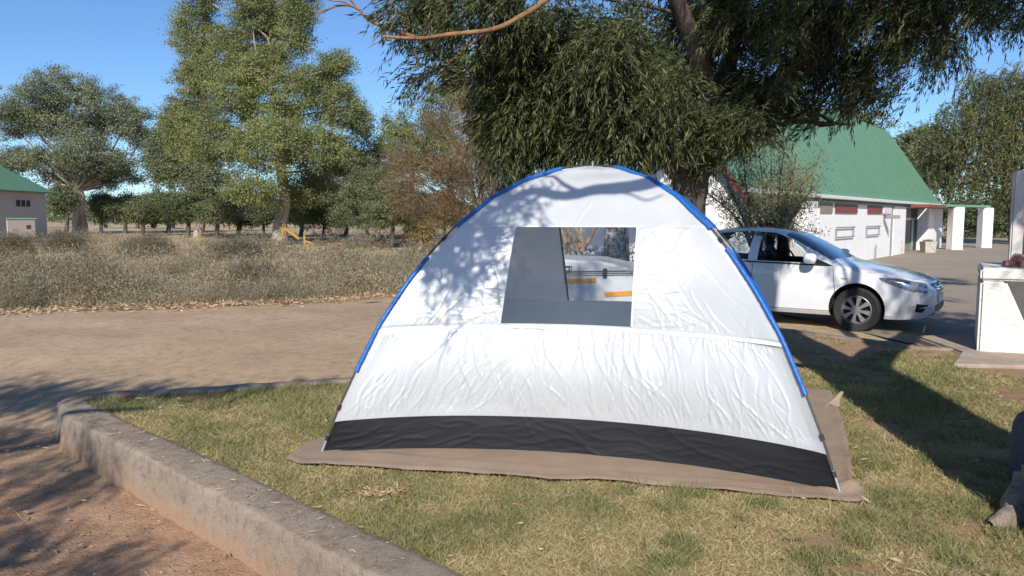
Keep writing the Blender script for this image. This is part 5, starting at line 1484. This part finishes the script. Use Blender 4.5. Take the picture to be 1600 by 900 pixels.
# ------------------------------------------------------------------ braai (masonry barbecue) at the right
def braai():
    def sk(m):                          # the block stands at a slight skew, its front turned to the tent
        o = G(1526, 553)
        for i, (x, y, z) in enumerate(m.v):
            a, b = x - o[0], y - o[1]; m.v[i] = (o[0] + a * .93 + b * .50, o[1] - a * .36 + b * .866, z)
        return m
    o = G(1526, 553); root = empty("braai", tuple(o), "rough white masonry barbecue with chimney at the right edge", "barbecue")
    x0, y0 = o[0], o[1]
    mt = M['braai']
    T = .98
    # left cheek wall: its front edge slopes inwards like a buttress
    m = MB()
    m.prism([(x0, y0, 0), (x0 + .56, y0, 0), (x0 + .53, y0, .2), (x0 + .25, y0, T - .14), (x0 + .0, y0, T - .14)], (0, 1.4, 0)); sk(m).build("side_wall", mt, root, bevel=.03, segs=3)
    m = MB(); m.box((x0 + 1.72, y0, 0), (x0 + 2.0, y0 + 1.4, T - .143)); sk(m).build("side_wall", mt, root, bevel=.03, segs=3)
    m = MB(); m.box((x0 + .565, y0 + .03, 0), (x0 + 1.717, y0 + 1.14, .22)); sk(m).build("hearth", mt, root, bevel=.02)
    m = MB(); m.box((x0 + .26, y0 + 1.15, .225), (x0 + 1.715, y0 + 1.39, T - .145)); sk(m).build("back_wall", M['chimney'], root)
    m = MB(); m.box((x0 - .005, y0 - .008, T - .138), (x0 + 2.03, y0 + 1.41, T)); sk(m).build("top_slab", mt, root, bevel=.025, segs=3)
    # chimney with a curved shoulder
    cx = x0 + min(np.linspace(0, 1.6, 400), key=lambda a: abs(proj((x0 + a * .93 + .62 * .5, y0 - a * .36 + .62 * .866, 1.6))[0] - 1581))
    m = MB()
    yb = y0 + .62
    out = [(cx, yb, T + .004), (cx, yb, 2.10), (cx + .36, yb, 2.10), (cx + .36, yb, 1.72), (cx + .42, yb, 1.55), (cx + .55, yb, 1.40), (cx + .78, yb, 1.30), (cx + .95, yb, T + .004)]
    m.prism(out, (0, .32, 0)); sk(m).build("chimney", M['chimney'], root, bevel=.02, segs=2)
    ar = MB()
    arc_ = [(cx + .16, yb - .1, T + .006)] + [(cx + .16 + .10 * (1 - math.cos(a)), yb - .1, 1.35 + .30 * math.sin(a)) for a in np.linspace(0, math.pi / 2, 7)] + [(cx + .95, yb - .1, 1.68), (cx + .95, yb - .1, T + .006)]
    ar.prism(arc_, (0, .097, 0)); sk(ar).build("flue_hood", M['chimney'], root, bevel=.02)
braai()
q = [G(*p_)[:2] for p_ in [(1486, 574), (1522, 556)]]
sl = [(q[0][0], q[0][1]), (q[0][0] + 3.2, q[0][1] - .35), (q[0][0] + 3.4, q[1][1] + 1.35), (q[1][0] + .0, q[1][1] + 1.3), (q[1][0] - .1, q[1][1] + .1)]
tag(MB().prism([(a, b, -.2) for a, b in sl], (0, 0, .235)).build("braai_slab", M['plinth'], bevel=.025), "worn concrete slab on the lawn under the white barbecue", "slab")
# broken bricks on top
bt = P(1580, 410, 9.0)
o_ = G(1526, 553)
blabs = ["pinkish broken brick leaning highest on the barbecue top", "broken brick lying at the left end of the barbecue pile", "brick lump lying flat at the front of the barbecue pile", "brick half resting behind the front lump on the barbecue", "chipped brick at the right of the barbecue pile", "small brick chip beside the chimney foot"]
for i, (dx_, dy_, s, rzz, tilt, zz0) in enumerate(((.50, .22, 1.0, .5, .35, .05), (.36, .22, .8, 1.2, .05, .0), (.50, .05, 1.0, -.2, .02, .0), (.64, .12, .9, .8, .1, .0), (.78, .0, 1.0, .2, .05, .0), (.46, .40, .6, .9, .0, .0))):
    m = MB()
    R = Matrix.Rotation(rzz, 4, 'Z') @ Matrix.Rotation(tilt, 4, 'X')
    hx, hy, hzv = .11 * s, .055 * s, .042 * s
    bm = bmesh.new(); bmesh.ops.create_cube(bm, size=1); bmesh.ops.subdivide_edges(bm, edges=bm.edges, cuts=3, use_grid_fill=True)
    for v in bm.verts: v.co = Vector((v.co.x * 2 * hx, v.co.y * 2 * hy, v.co.z * 2 * hzv)) * (1 + .10 * random.gauss(0, .6)) + Vector((random.gauss(0, .004), random.gauss(0, .004), random.gauss(0, .004)))
    if i in (0, 3):
        bmesh.ops.bisect_plane(bm, geom=bm.verts[:] + bm.edges[:] + bm.faces[:], plane_co=(hx * .5, 0, 0), plane_no=(1, .4, .2), clear_outer=True)
        bmesh.ops.holes_fill(bm, edges=[e for e in bm.edges if e.is_boundary])
    bm.transform(Matrix.Translation((o_[0] + .1 + dx_, o_[1] + .02 + dy_, .98 + hzv * 1.08 + zz0)) @ R)
    me = bpy.data.meshes.new("brick"); bm.to_mesh(me); bm.free(); me.materials.append(M['brick'])
    tag(link("brick", me), blabs[i], "brick", "broken bricks on the barbecue")

# blue-grey bag against the leaning trunk
def bag():
    b = G(1597, 775)
    m = MB(); n = 28
    cx, cy = 3.03, 4.34
    rows = [(0.0, .02), (.005, .10), (.05, .125), (.2, .13), (.4, .128), (.5, .12), (.56, .10), (.60, .06), (.61, .015)]
    A = np.zeros((len(rows), n + 1, 3))
    for i, (z, r) in enumerate(rows):
        for j in range(n + 1):
            a = 2 * math.pi * j / n; k_ = 1 + .05 * math.sin(a * 7) + .02 * math.sin(a * 3 + z * 9)
            A[i, j] = (cx + r * k_ * math.cos(a), cy + r * .9 * k_ * math.sin(a), .01 + z * .72)
    root = empty("camp_bag", (cx, cy, 0), "blue grey canvas bag standing behind the gnarled root at right edge", "bag")
    m.grid(A).build("sack", M['bag'], root, smooth=True, angle=60)
    MB().tube(curve([(cx - .02, cy, .435), (cx + .0, cy - .03, .47), (cx + .05, cy - .02, .47), (cx + .06, cy, .43)], 12), .008, 6).build("strap", M['logo'], root)
bag()

# ------------------------------------------------------------------ trailer behind the tent
def trailer():
    o = np.array([1.02, 9.05, 0.03]); a = math.radians(-12)
    ex = np.array([math.cos(a), math.sin(a), 0]); ey = np.array([-math.sin(a), math.cos(a), 0])
    root = empty("luggage_trailer", tuple(o), "white fibreglass luggage trailer with amber tape seen through the tent window", "trailer")
    def W(x, y, z): return o + ex * x + ey * y + np.array([0, 0, z])
    def Mp(v): return W(*v)
    x0, x1 = -.95, .46
    m = MB()
    side = [(x0, .56), (x0 + .62, .56), (.10, .57), (.17, .36), (x1 - .03, .34), (x1, .5), (x1 - .01, .86), (x1 - .04, .90), (x0, .86)]
    m.prism([W(x, -.5, z) for x, z in side], ey * 1.0); m.build("tub", M['trailer'], root, bevel=.025, segs=3)
    m = MB()
    lid = [(x0 - .01, .872), (x1 - .02, .912), (x1 - .08, .97), (x1 - .40, 1.04), (x0 + .5, 1.055), (x0 - .01, 1.0)]
    m.prism([W(x, -.52, z) for x, z in lid], ey * 1.04); m.build("lid", M['trailer_lid'], root, bevel=.03, segs=3)
    m = MB(); m.prism([W(x, -.524, z) for x, z in ((x0, .868), (x1 - .01, .908), (x1 - .01, .914), (x0, .874))], ey * .02); m.build("lid_seal", M['black_plastic'], root)
    for xa, xb, za, zb in ((-.62, .03, .765, .795), (.12, .44, .635, .66)):
        m = MB(); m.prism([W(xa, -.506, za), W(xb, -.506, zb), W(xb, -.506, zb + .055), W(xa, -.506, za + .055)], ey * .004); m.build("reflective_tape", M['amber'], root)
    m = MB(); m.box((.10, -.54, .86), (.15, -.50, .96), M=Mp); m.build("catch", M['black_plastic'], root, bevel=.008)
    # badge: dark outlined oval with two strokes
    n = 24; bx_, bz_ = -.36, .945
    m = MB()
    ring = lambda rx, rz_: [W(bx_ + rx * math.cos(t), -.526, bz_ + rz_ * math.sin(t)) for t in np.linspace(0, 2 * math.pi, n, endpoint=False)]
    def oval(cx, rx, rz_, w):
        p_ = [W(bx_ + cx + rx * math.cos(t), -.527, bz_ + rz_ * math.sin(t)) for t in np.linspace(0, 2 * math.pi, n + 1)]; m.tube(p_, w, 5)
    oval(-.03, .045, .026, .006); oval(.055, .035, .022, .006); m.tube([W(bx_ + .01, -.527, bz_ + .022), W(bx_ + .02, -.527, bz_ - .02), W(bx_ + .10, -.527, bz_ - .018)], .006, 5)
    m.tube([W(bx_ + .03, -.527, bz_ + .03), W(bx_ + .115, -.527, bz_ + .03), W(bx_ + .115, -.527, bz_ - .02)], .006, 5)
    m.build("badge", M['logo'], root)
    for y in (-.42, .42):
        m = MB(); m.tube([W(-.15, y - .07, .24), W(-.15, y + .07, .24)], .27, 28); w = m.build("wheel", M['rubber'], root, bevel=.02)
        m = MB(); m.tube([W(-.15, y - .078, .27), W(-.15, y + .078, .27)], .16, 24); m.build("rim", M['rim'], w, bevel=.01)
    m = MB(); m.tube([W(-.15, -.42, .27), W(-.15, .42, .27)], .03, 8); m.box((-.9, -.04, .46), (.4, .04, .54), M=Mp); m.box((-.19, -.04, .27), (-.11, .04, .47), M=Mp); m.build("axle", M['black_plastic'], root)
    m = MB(); m.tube([W(x0 + .05, 0, .5), W(x0 - .75, 0, .46)], .03, 8); m.tube([W(x0 - .70, 0, .46), W(x0 - .70, 0, -.02)], .022, 8); m.build("tow_bar", M['steel'], root)
trailer()

# ------------------------------------------------------------------ car
def car():
    Wp = np.array([4.87, 10.80]); yaw = math.radians(36)
    f = np.array([math.cos(yaw), -math.sin(yaw), 0]); r = np.array([-math.sin(yaw), -math.cos(yaw), 0])   # forward, and towards us
    LEN, AF, AR, HW, R = 4.54, .93, 3.53, .88, .315
    zb = YARD_Z + 0.0
    o = np.array([Wp[0], Wp[1], zb]) + f * AF - r * (HW - .02)          # nose, on the centre line, on the ground
    root = empty("sedan_car", tuple(o), "white four door sedan parked beyond the lawn, nose to the right", "car")
    def Wd(x, y, z): return o - f * x + r * y + np.array([0, 0, z])     # x back from the nose, y towards us, z up
    X_ = lambda t, xs, ys: np.interp(t, xs, ys)
    topx = [0, .05, .15, .35, .7, 1.05, 1.22, 1.5, 1.9, 2.15, 2.5, 2.9, 3.25, 3.55, 3.85, 4.1, 4.35, 4.5, 4.54]
    topz = [.62, .70, .765, .83, .905, .965, .995, 1.165, 1.375, 1.44, 1.468, 1.46, 1.42, 1.33, 1.18, 1.085, 1.065, 1.0, .9]
    widx = [0, .05, .15, .3, .5, .8, 1.2, 2, 3, 3.8, 4.2, 4.4, 4.54]
    widw = [.50, .62, .72, .79, .835, .868, .88, .885, .885, .87, .83, .78, .66]
    belx = [0, .3, .8, 1.25, 2.5, 3.6, 4.3, 4.54]
    belz = [.58, .70, .82, .915, .95, .985, .99, .86]
    botx = [0, .1, .4, 1.0, 3.5, 4.2, 4.54]; botz = [.30, .22, .19, .20, .20, .24, .36]
    stn = np.unique(np.concatenate([np.linspace(0, .1, 6), np.linspace(.1, .6, 12), np.linspace(.6, 4.1, 70), np.linspace(4.1, 4.54, 12)]))
    def smooth(xs, ys):
        t = np.linspace(0, LEN, 455); v = np.interp(t, xs, ys); k_ = np.hanning(17); k_ /= k_.sum()
        vp = np.concatenate([2*v[0]-v[8:0:-1], v, 2*v[-1]-v[-2:-10:-1]]); return t, np.convolve(vp, k_, 'valid')
    TP_, WD, BL_, BT = smooth(topx, topz), smooth(widx, widw), smooth(belx, belz), smooth(botx, botz)
    NJ1, NJ2 = 9, 16
    half = np.zeros((len(stn), NJ1 + NJ2, 2))
    for i, x in enumerate(stn):
        zt, w, bz, b0 = (np.interp(x, *q) for q in (TP_, WD, BL_, BT))
        bz = min(bz, zt - .035)
        low = [(w * .80, b0), (w * .93, b0 + .015), (w * .975, b0 + .07), (w * .985, b0 + .15), (w, b0 + (bz - b0) * .38), (w * 1.0, b0 + (bz - b0) * .55), (w * .992, b0 + (bz - b0) * .72), (w * .982, b0 + (bz - b0) * .86), (w * .962, bz)]
        half[i, :NJ1] = low
        h = zt - bz; gh = np.clip((h - .12) / .25, 0, 1)
        n_ = 2.6 + 0.9 * gh; m_ = 2.0 + .3 * gh
        for j in range(NJ2):
            t = (j + 1) / NJ2
            a = t * math.pi / 2
            y = w * .962 * max(0, math.cos(a)) ** (2 / n_); z = h * math.sin(a) ** (2 / m_)
            if gh > 0: y = y * (1 - .16 * gh * (z / h))
            half[i, NJ1 + j] = (y, bz + z)
    nj = NJ1 + NJ2
    V = []; idx = {}
    full = np.zeros((len(stn), 2 * nj - 1, 3))
    for i, x in enumerate(stn):
        pr = [(y, z) for y, z in half[i]]
        row = [(x, y, z) for y, z in pr] + [(x, -y, z) for y, z in pr[-2::-1]]
        full[i] = row
    bm = bmesh.new()
    gv = [[bm.verts.new(tuple(p)) for p in row] for row in full]
    for i in range(len(stn) - 1):
        for j in range(2 * nj - 2):
            bm.faces.new((gv[i][j], gv[i][j+1], gv[i+1][j+1], gv[i+1][j]))
        bm.faces.new((gv[i][0], gv[i+1][0], gv[i+1][-1], gv[i][-1]))
    bm.faces.new(gv[0]); bm.faces.new(gv[-1][::-1])
    bmesh.ops.recalc_face_normals(bm, faces=bm.faces)
    me = bpy.data.meshes.new("body_solid"); bm.to_mesh(me); 
    bvh = BVHTree.FromBMesh(bm); bm.free()
    me.materials.append(M['car_paint']); me.materials.append(M['car_dark'])
    body = bpy.data.objects.new("body", me); COL.objects.link(body)
    # cutters, in car space: cabin hollow, side windows, wheel wells
    def cutter(m, name="cutter"):
        mm = bpy.data.meshes.new(name); mm.from_pydata(m.v, [], m.f); mm.materials.append(M['car_paint']); mm.materials.append(M['car_dark'])
        b = bmesh.new(); b.from_mesh(mm); bmesh.ops.recalc_face_normals(b, faces=b.faces)
        for fc in b.faces: fc.material_index = 1
        b.to_mesh(mm); b.free()
        c = bpy.data.objects.new(name, mm); COL.objects.link(c); return c
    cuts = []
    m = MB(); m.prism([(1.62, -.60, .62), (3.75, -.60, .62), (3.62, -.60, 1.12), (3.2, -.60, 1.365), (2.6, -.60, 1.415), (2.2, -.60, 1.39), (1.92, -.60, 1.30), (1.5, -.60, .99)], (0, 1.2, 0)); cuts.append(cutter(m))
    FW = [(1.52, .958), (2.36, .975), (2.36, 1.365), (2.16, 1.36), (1.98, 1.315), (1.75, 1.175)]
    RW = [(2.50, .98), (3.34, 1.01), (3.52, 1.10), (3.44, 1.20), (3.20, 1.325), (2.90, 1.375), (2.50, 1.375)]
    for poly in (FW, RW):
        m = MB(); m.prism([(x, -1.1, z) for x, z in poly], (0, 2.2, 0)); cuts.append(cutter(m))
    for xa in (AF, AR):
        for sg in (1, -1):
            m = MB(); m.tube([(xa, sg * .60, R + .015), (xa, sg * 1.1, R + .015)], R + .055, 40); cuts.append(cutter(m))
    bpy.context.view_layer.update()
    for c in cuts:
        md = body.modifiers.new("cut", 'BOOLEAN'); md.object = c; md.operation = 'DIFFERENCE'; md.solver = 'EXACT'
    dg = bpy.context.evaluated_depsgraph_get(); dg.update()
    nm = bpy.data.meshes.new_from_object(body.evaluated_get(dg), depsgraph=dg)
    for c in cuts: bpy.data.objects.remove(c, do_unlink=True)
    bpy.data.objects.remove(body, do_unlink=True)
    Mx = Matrix([(-f[0], r[0], 0, o[0]), (-f[1], r[1], 0, o[1]), (0, 0, 1, o[2]), (0, 0, 0, 1)])
    flip = Mx.to_3x3().determinant() < 0
    def place(mesh):
        mesh.transform(Mx)
        if flip: mesh.flip_normals()
    place(nm)
    for p_ in nm.polygons: p_.use_smooth = True
    nm.set_sharp_from_angle(angle=math.radians(28))
    nm.name = "body"
    body = link("body", nm, root)
    # a patch of given outline laid on the body surface
    def lay(name, pts, mat, n=14, off=.006, thick=.010, parent=root, smooth=True):
        """pts: four corner curves as lists (bottom, top) in car space, snapped to the bodywork"""
        bot, top = (np.array(q, float) for q in pts)
        rs = lambda p_: np.stack([np.interp(np.linspace(0, 1, n), np.linspace(0, 1, len(p_)), p_[:, i]) for i in range(3)], 1)
        b_, t_ = rs(bot), rs(top); k_ = np.linspace(0, 1, 8)[:, None, None]
        A = b_[None] * (1 - k_) + t_[None] * k_
        O = np.zeros_like(A); I = np.zeros_like(A)
        for i in range(A.shape[0]):
            for j in range(n):
                loc, no, _, _ = bvh.find_nearest(Vector(A[i, j]))
                O[i, j] = np.array(loc + no * off); I[i, j] = np.array(loc + no * (off - thick))
        O = np.array([[Wd(*p_) for p_ in row] for row in O]); I = np.array([[Wd(*p_) for p_ in row] for row in I])
        mm = MB(); mm.grid(O); mm.grid(I, flip=True)
        mm.grid(np.array([O[0], I[0]])); mm.grid(np.array([O[-1], I[-1]])); mm.grid(np.array([O[:, 0], I[:, 0]])); mm.grid(np.array([O[:, -1], I[:, -1]]))
        return mm.build(name, mat, parent, smooth=smooth, angle=50)
    # windscreen and rear window
    lay("windscreen", [[(1.30, -.70, 1.03), (1.24, 0, 1.02), (1.30, .70, 1.03)], [(2.02, -.53, 1.42), (1.98, 0, 1.42), (2.02, .53, 1.42)]], M['windscreen'], 20)
    lay("rear_window", [[(3.98, -.58, 1.13), (4.02, 0, 1.12), (3.98, .58, 1.13)], [(3.42, -.52, 1.38), (3.38, 0, 1.39), (3.42, .52, 1.38)]], M['windscreen'], 20)
    # side glass, set just inside the openings
    for sg in (1, -1):
        for poly in (FW, RW):
            yv = lambda z: sg * (.835 - (z - .96) * .30)
            m = MB(); m.prism([Wd(x, yv(z) - sg * .035, z) for x, z in poly], r * sg * .004); m.build("side_window", M['side_glass'], root)
            # black surround
            m = MB(); pts_ = [Wd(x, yv(z) + sg * .004, z) for x, z in poly]; 
        m = MB()
        lay("window_trim", [[(1.30, sg * .86, .925), (2.4, sg * .86, .942), (3.5, sg * .86, .975)], [(1.30, sg * .86, .95), (2.4, sg * .86, .966), (3.5, sg * .86, 1.0)]], M['black_plastic'], 24, .004)
        lay("corner_trim", [[(1.24, sg * .86, .935), (1.52, sg * .86, .955)], [(1.50, sg * .80, 1.035), (1.56, sg * .80, 1.06)]], M['black_plastic'], 8, .005)
        # headlight
        hl = lay("headlight", [[(.155, sg * .58, .565), (.26, sg * .72, .60), (.44, sg * .80, .665), (.62, sg * .835, .745)], [(.13, sg * .50, .68), (.24, sg * .66, .735), (.42, sg * .76, .78), (.66, sg * .825, .785)]], M['lamp_glass'], 18, .007)
        lay("lamp_reflector", [[(.30, sg * .73, .655), (.40, sg * .77, .685)], [(.30, sg * .70, .705), (.40, sg * .75, .725)]], M['chrome'], 6, .011, .004, hl)
        lay("lamp_reflector", [[(.185, sg * .62, .60), (.225, sg * .66, .615)], [(.175, sg * .59, .65), (.22, sg * .64, .665)]], M['chrome'], 6, .011, .004, hl)
        lay("fog_recess", [[(.13, sg * .66, .32), (.20, sg * .74, .325)], [(.09, sg * .60, .42), (.19, sg * .73, .44)]], M['black_plastic'], 8, .004)
        # door handles and shut lines
        for xh in (2.02, 3.08):
            lay("door_handle", [[(xh, sg * .88, .842), (xh + .22, sg * .88, .848)], [(xh, sg * .88, .868), (xh + .22, sg * .88, .874)]], M['car_paint'], 8, .022, .024)
        for line in ([(1.27, .30), (1.22, .55), (1.26, .90)], [(2.45, .28), (2.44, .6), (2.42, .94)], [(3.22, .55), (3.42, .80), (3.46, .95)]):
            q = [(x, sg * .89, z) for x, z in line]
            lay("door_gap", [[(x - .004, y, z) for x, y, z in q], [(x + .004, y, z) for x, y, z in q]], M['black_plastic'], 16, .0015, .004)
        lay("door_gap", [[(1.28, sg * .87, .275), (3.1, sg * .87, .275)], [(1.28, sg * .87, .283), (3.1, sg * .87, .283)]], M['black_plastic'], 16, .0015, .004)
        lay("side_repeater", [[(1.06, sg * .88, .745), (1.14, sg * .88, .75)], [(1.06, sg * .88, .765), (1.14, sg * .88, .77)]], M['amber'], 5, .006)
        # mirror
        m = MB(); n = 14; A = np.zeros((9, n + 1, 3))
        for i, t in enumerate(np.linspace(-1, 1, 9)):
            for j in range(n + 1):
                a = 2 * math.pi * j / n; k_ = math.sqrt(max(0, 1 - abs(t) ** 2.6))
                ca, sa = math.cos(a), math.sin(a); q = lambda v, e: math.copysign(abs(v) ** e, v)
                A[i, j] = Wd(1.55 + .095 * k_ * q(ca, .7) - .02 * t, sg * (.99 + .115 * t), 1.035 + .078 * k_ * q(sa, .7))
        mm = m.grid(A).build("wing_mirror", M['car_paint'], root, smooth=True, angle=80)
        m = MB(); m.prism([Wd(1.55, sg * .80, .97), Wd(1.62, sg * .80, .97), Wd(1.60, sg * .92, 1.0), Wd(1.54, sg * .92, 1.0)], (0, 0, .03)); m.build("mirror_arm", M['black_plastic'], mm)
        # wheels
        for xa in (AF, AR):
            yo = sg * (HW - .015)
            w = MB()
            prof = [(.0, .19), (-.015, .20), (.0, .245), (.012, .29), (.0, .309), (-.02, R), (-.19, R), (-.2, .30), (-.205, .2)]
            n = 48; A = np.zeros((len(prof), n + 1, 3))
            for i, (dy, rr) in enumerate(prof):
                for j in range(n + 1):
                    a = 2 * math.pi * j / n; A[i, j] = Wd(xa + rr * math.cos(a), yo + sg * dy, R + rr * math.sin(a))
            w.grid(A); wo = w.build("wheel", M['rubber'], root, smooth=True, angle=40)
            rm = MB()
            A = np.zeros((4, n + 1, 3))
            for i, (dy, rr) in enumerate(((-.012, .205), (-.004, .195), (-.03, .182), (-.06, .17))):
                for j in range(n + 1):
                    a = 2 * math.pi * j / n; A[i, j] = Wd(xa + rr * math.cos(a), yo + sg * dy, R + rr * math.sin(a))
            rm.grid(A)
            for k_ in range(8):
                a = 2 * math.pi * k_ / 8 + .2; ca, sa = math.cos(a), math.sin(a); ta = np.array([-sa, ca])
                pr = []
                for rr, hw in ((.03, .020), (.10, .020), (.185, .034)):
                    pr.append((rr, hw))
                L_ = [(xa + rr * ca + ta[0] * hw, R + rr * sa + ta[1] * hw) for rr, hw in pr] + [(xa + rr * ca - ta[0] * hw, R + rr * sa - ta[1] * hw) for rr, hw in pr[::-1]]
                rm.prism([Wd(x, yo - sg * .022, z) for x, z in L_], r * sg * .018)
            rm.tube([Wd(xa, yo - sg * .03, R), Wd(xa, yo + sg * .002, R)], .045, 20)
            rm.build("rim", M['rim'], wo, smooth=True, angle=40)
            dk = MB(); dk.tube([Wd(xa, yo - sg * .13, R), Wd(xa, yo - sg * .062, R)], .19, 32); dk.build("brake_disc", M['car_dark'], wo)
    # nose
    lay("grille", [[(.03, -.30, .585), (.0, 0, .57), (.03, .30, .585)], [(.07, -.40, .70), (.04, 0, .705), (.07, .40, .70)]], M['black_plastic'], 20, .006)
    for z in (.61, .645, .68):
        lay("grille_bar", [[(.04, -.33, z - .006), (.0, 0, z - .006), (.04, .33, z - .006)], [(.04, -.33, z + .006), (.0, 0, z + .006), (.04, .33, z + .006)]], M['chrome'], 20, .011, .008)
    lay("lower_intake", [[(.05, -.42, .285), (.02, 0, .28), (.05, .42, .285)], [(.04, -.46, .40), (.0, 0, .405), (.04, .46, .40)]], M['black_plastic'], 20, .006)
    m = MB(); m.tube([Wd(.015 + 0 * t, .055 * math.cos(t), .655 + .042 * math.sin(t)) for t in np.linspace(0, 2 * math.pi, 25)], .006, 6); m.tube([Wd(.012, .03 * math.cos(t), .655 + .040 * math.sin(t)) for t in np.linspace(0, 2 * math.pi, 21)], .004, 5); m.build("badge", M['chrome'], root)
    m = MB(); A0 = Wd(-.025, -.24, .44); m.prism([Wd(-.02, -.24, .43), Wd(-.02, .24, .43), Wd(-.02, .24, .54), Wd(-.02, -.24, .54)], -f * .025); m.build("number_plate", M['plate'], root, bevel=.004)
    lay("bonnet_gap", [[(1.18, -.74, .95), (.6, -.70, .88), (.22, -.55, .775), (.13, 0, .75), (.22, .55, .775), (.6, .70, .88), (1.18, .74, .95)], [(1.18, -.732, .95), (.6, -.692, .88), (.226, -.542, .775), (.138, 0, .75), (.226, .542, .775), (.6, .692, .88), (1.18, .732, .95)]], M['black_plastic'], 60, .0012, .004)
    # seats show through the windows
    for y in (-.36, .36):
        m = MB()
        def cush(x0, x1, z0, z1, w):
            m.box((0, 0, 0), (1, 1, 1), M=lambda v: Wd(x0 + (x1 - x0) * v[0] + (.12 * v[2] if z1 - z0 > .3 else 0), y - w / 2 + w * v[1], z0 + (z1 - z0) * v[2]))
        cush(1.95, 2.45, .63, .72, .48); cush(2.36, 2.50, .70, 1.13, .46); cush(2.50, 2.60, 1.15, 1.34, .26)
        m.build("seat", M['car_dark'], root, bevel=.045, segs=3)
    m = MB(); m.box((0, 0, 0), (1, 1, 1), M=lambda v: Wd(1.60 + .25 * v[0], -.58 + 1.16 * v[1], .80 + .17 * v[2])); m.build("dashboard", M['car_dark'], root, bevel=.04)
    m = MB(); cs = [Wd(1.98 + .07 * math.sin(t), .36 + .18 * math.cos(t), .96 + .17 * math.sin(t)) for t in np.linspace(0, 2 * math.pi, 25)]; m.tube(cs, .014, 6); m.tube([Wd(1.98, .2, .96), Wd(1.98, .52, .96)], .012, 6); m.tube([Wd(1.98, .36, .96), Wd(1.8, .36, .9)], .02, 6); m.build("steering_wheel", M['car_dark'], root)
car()
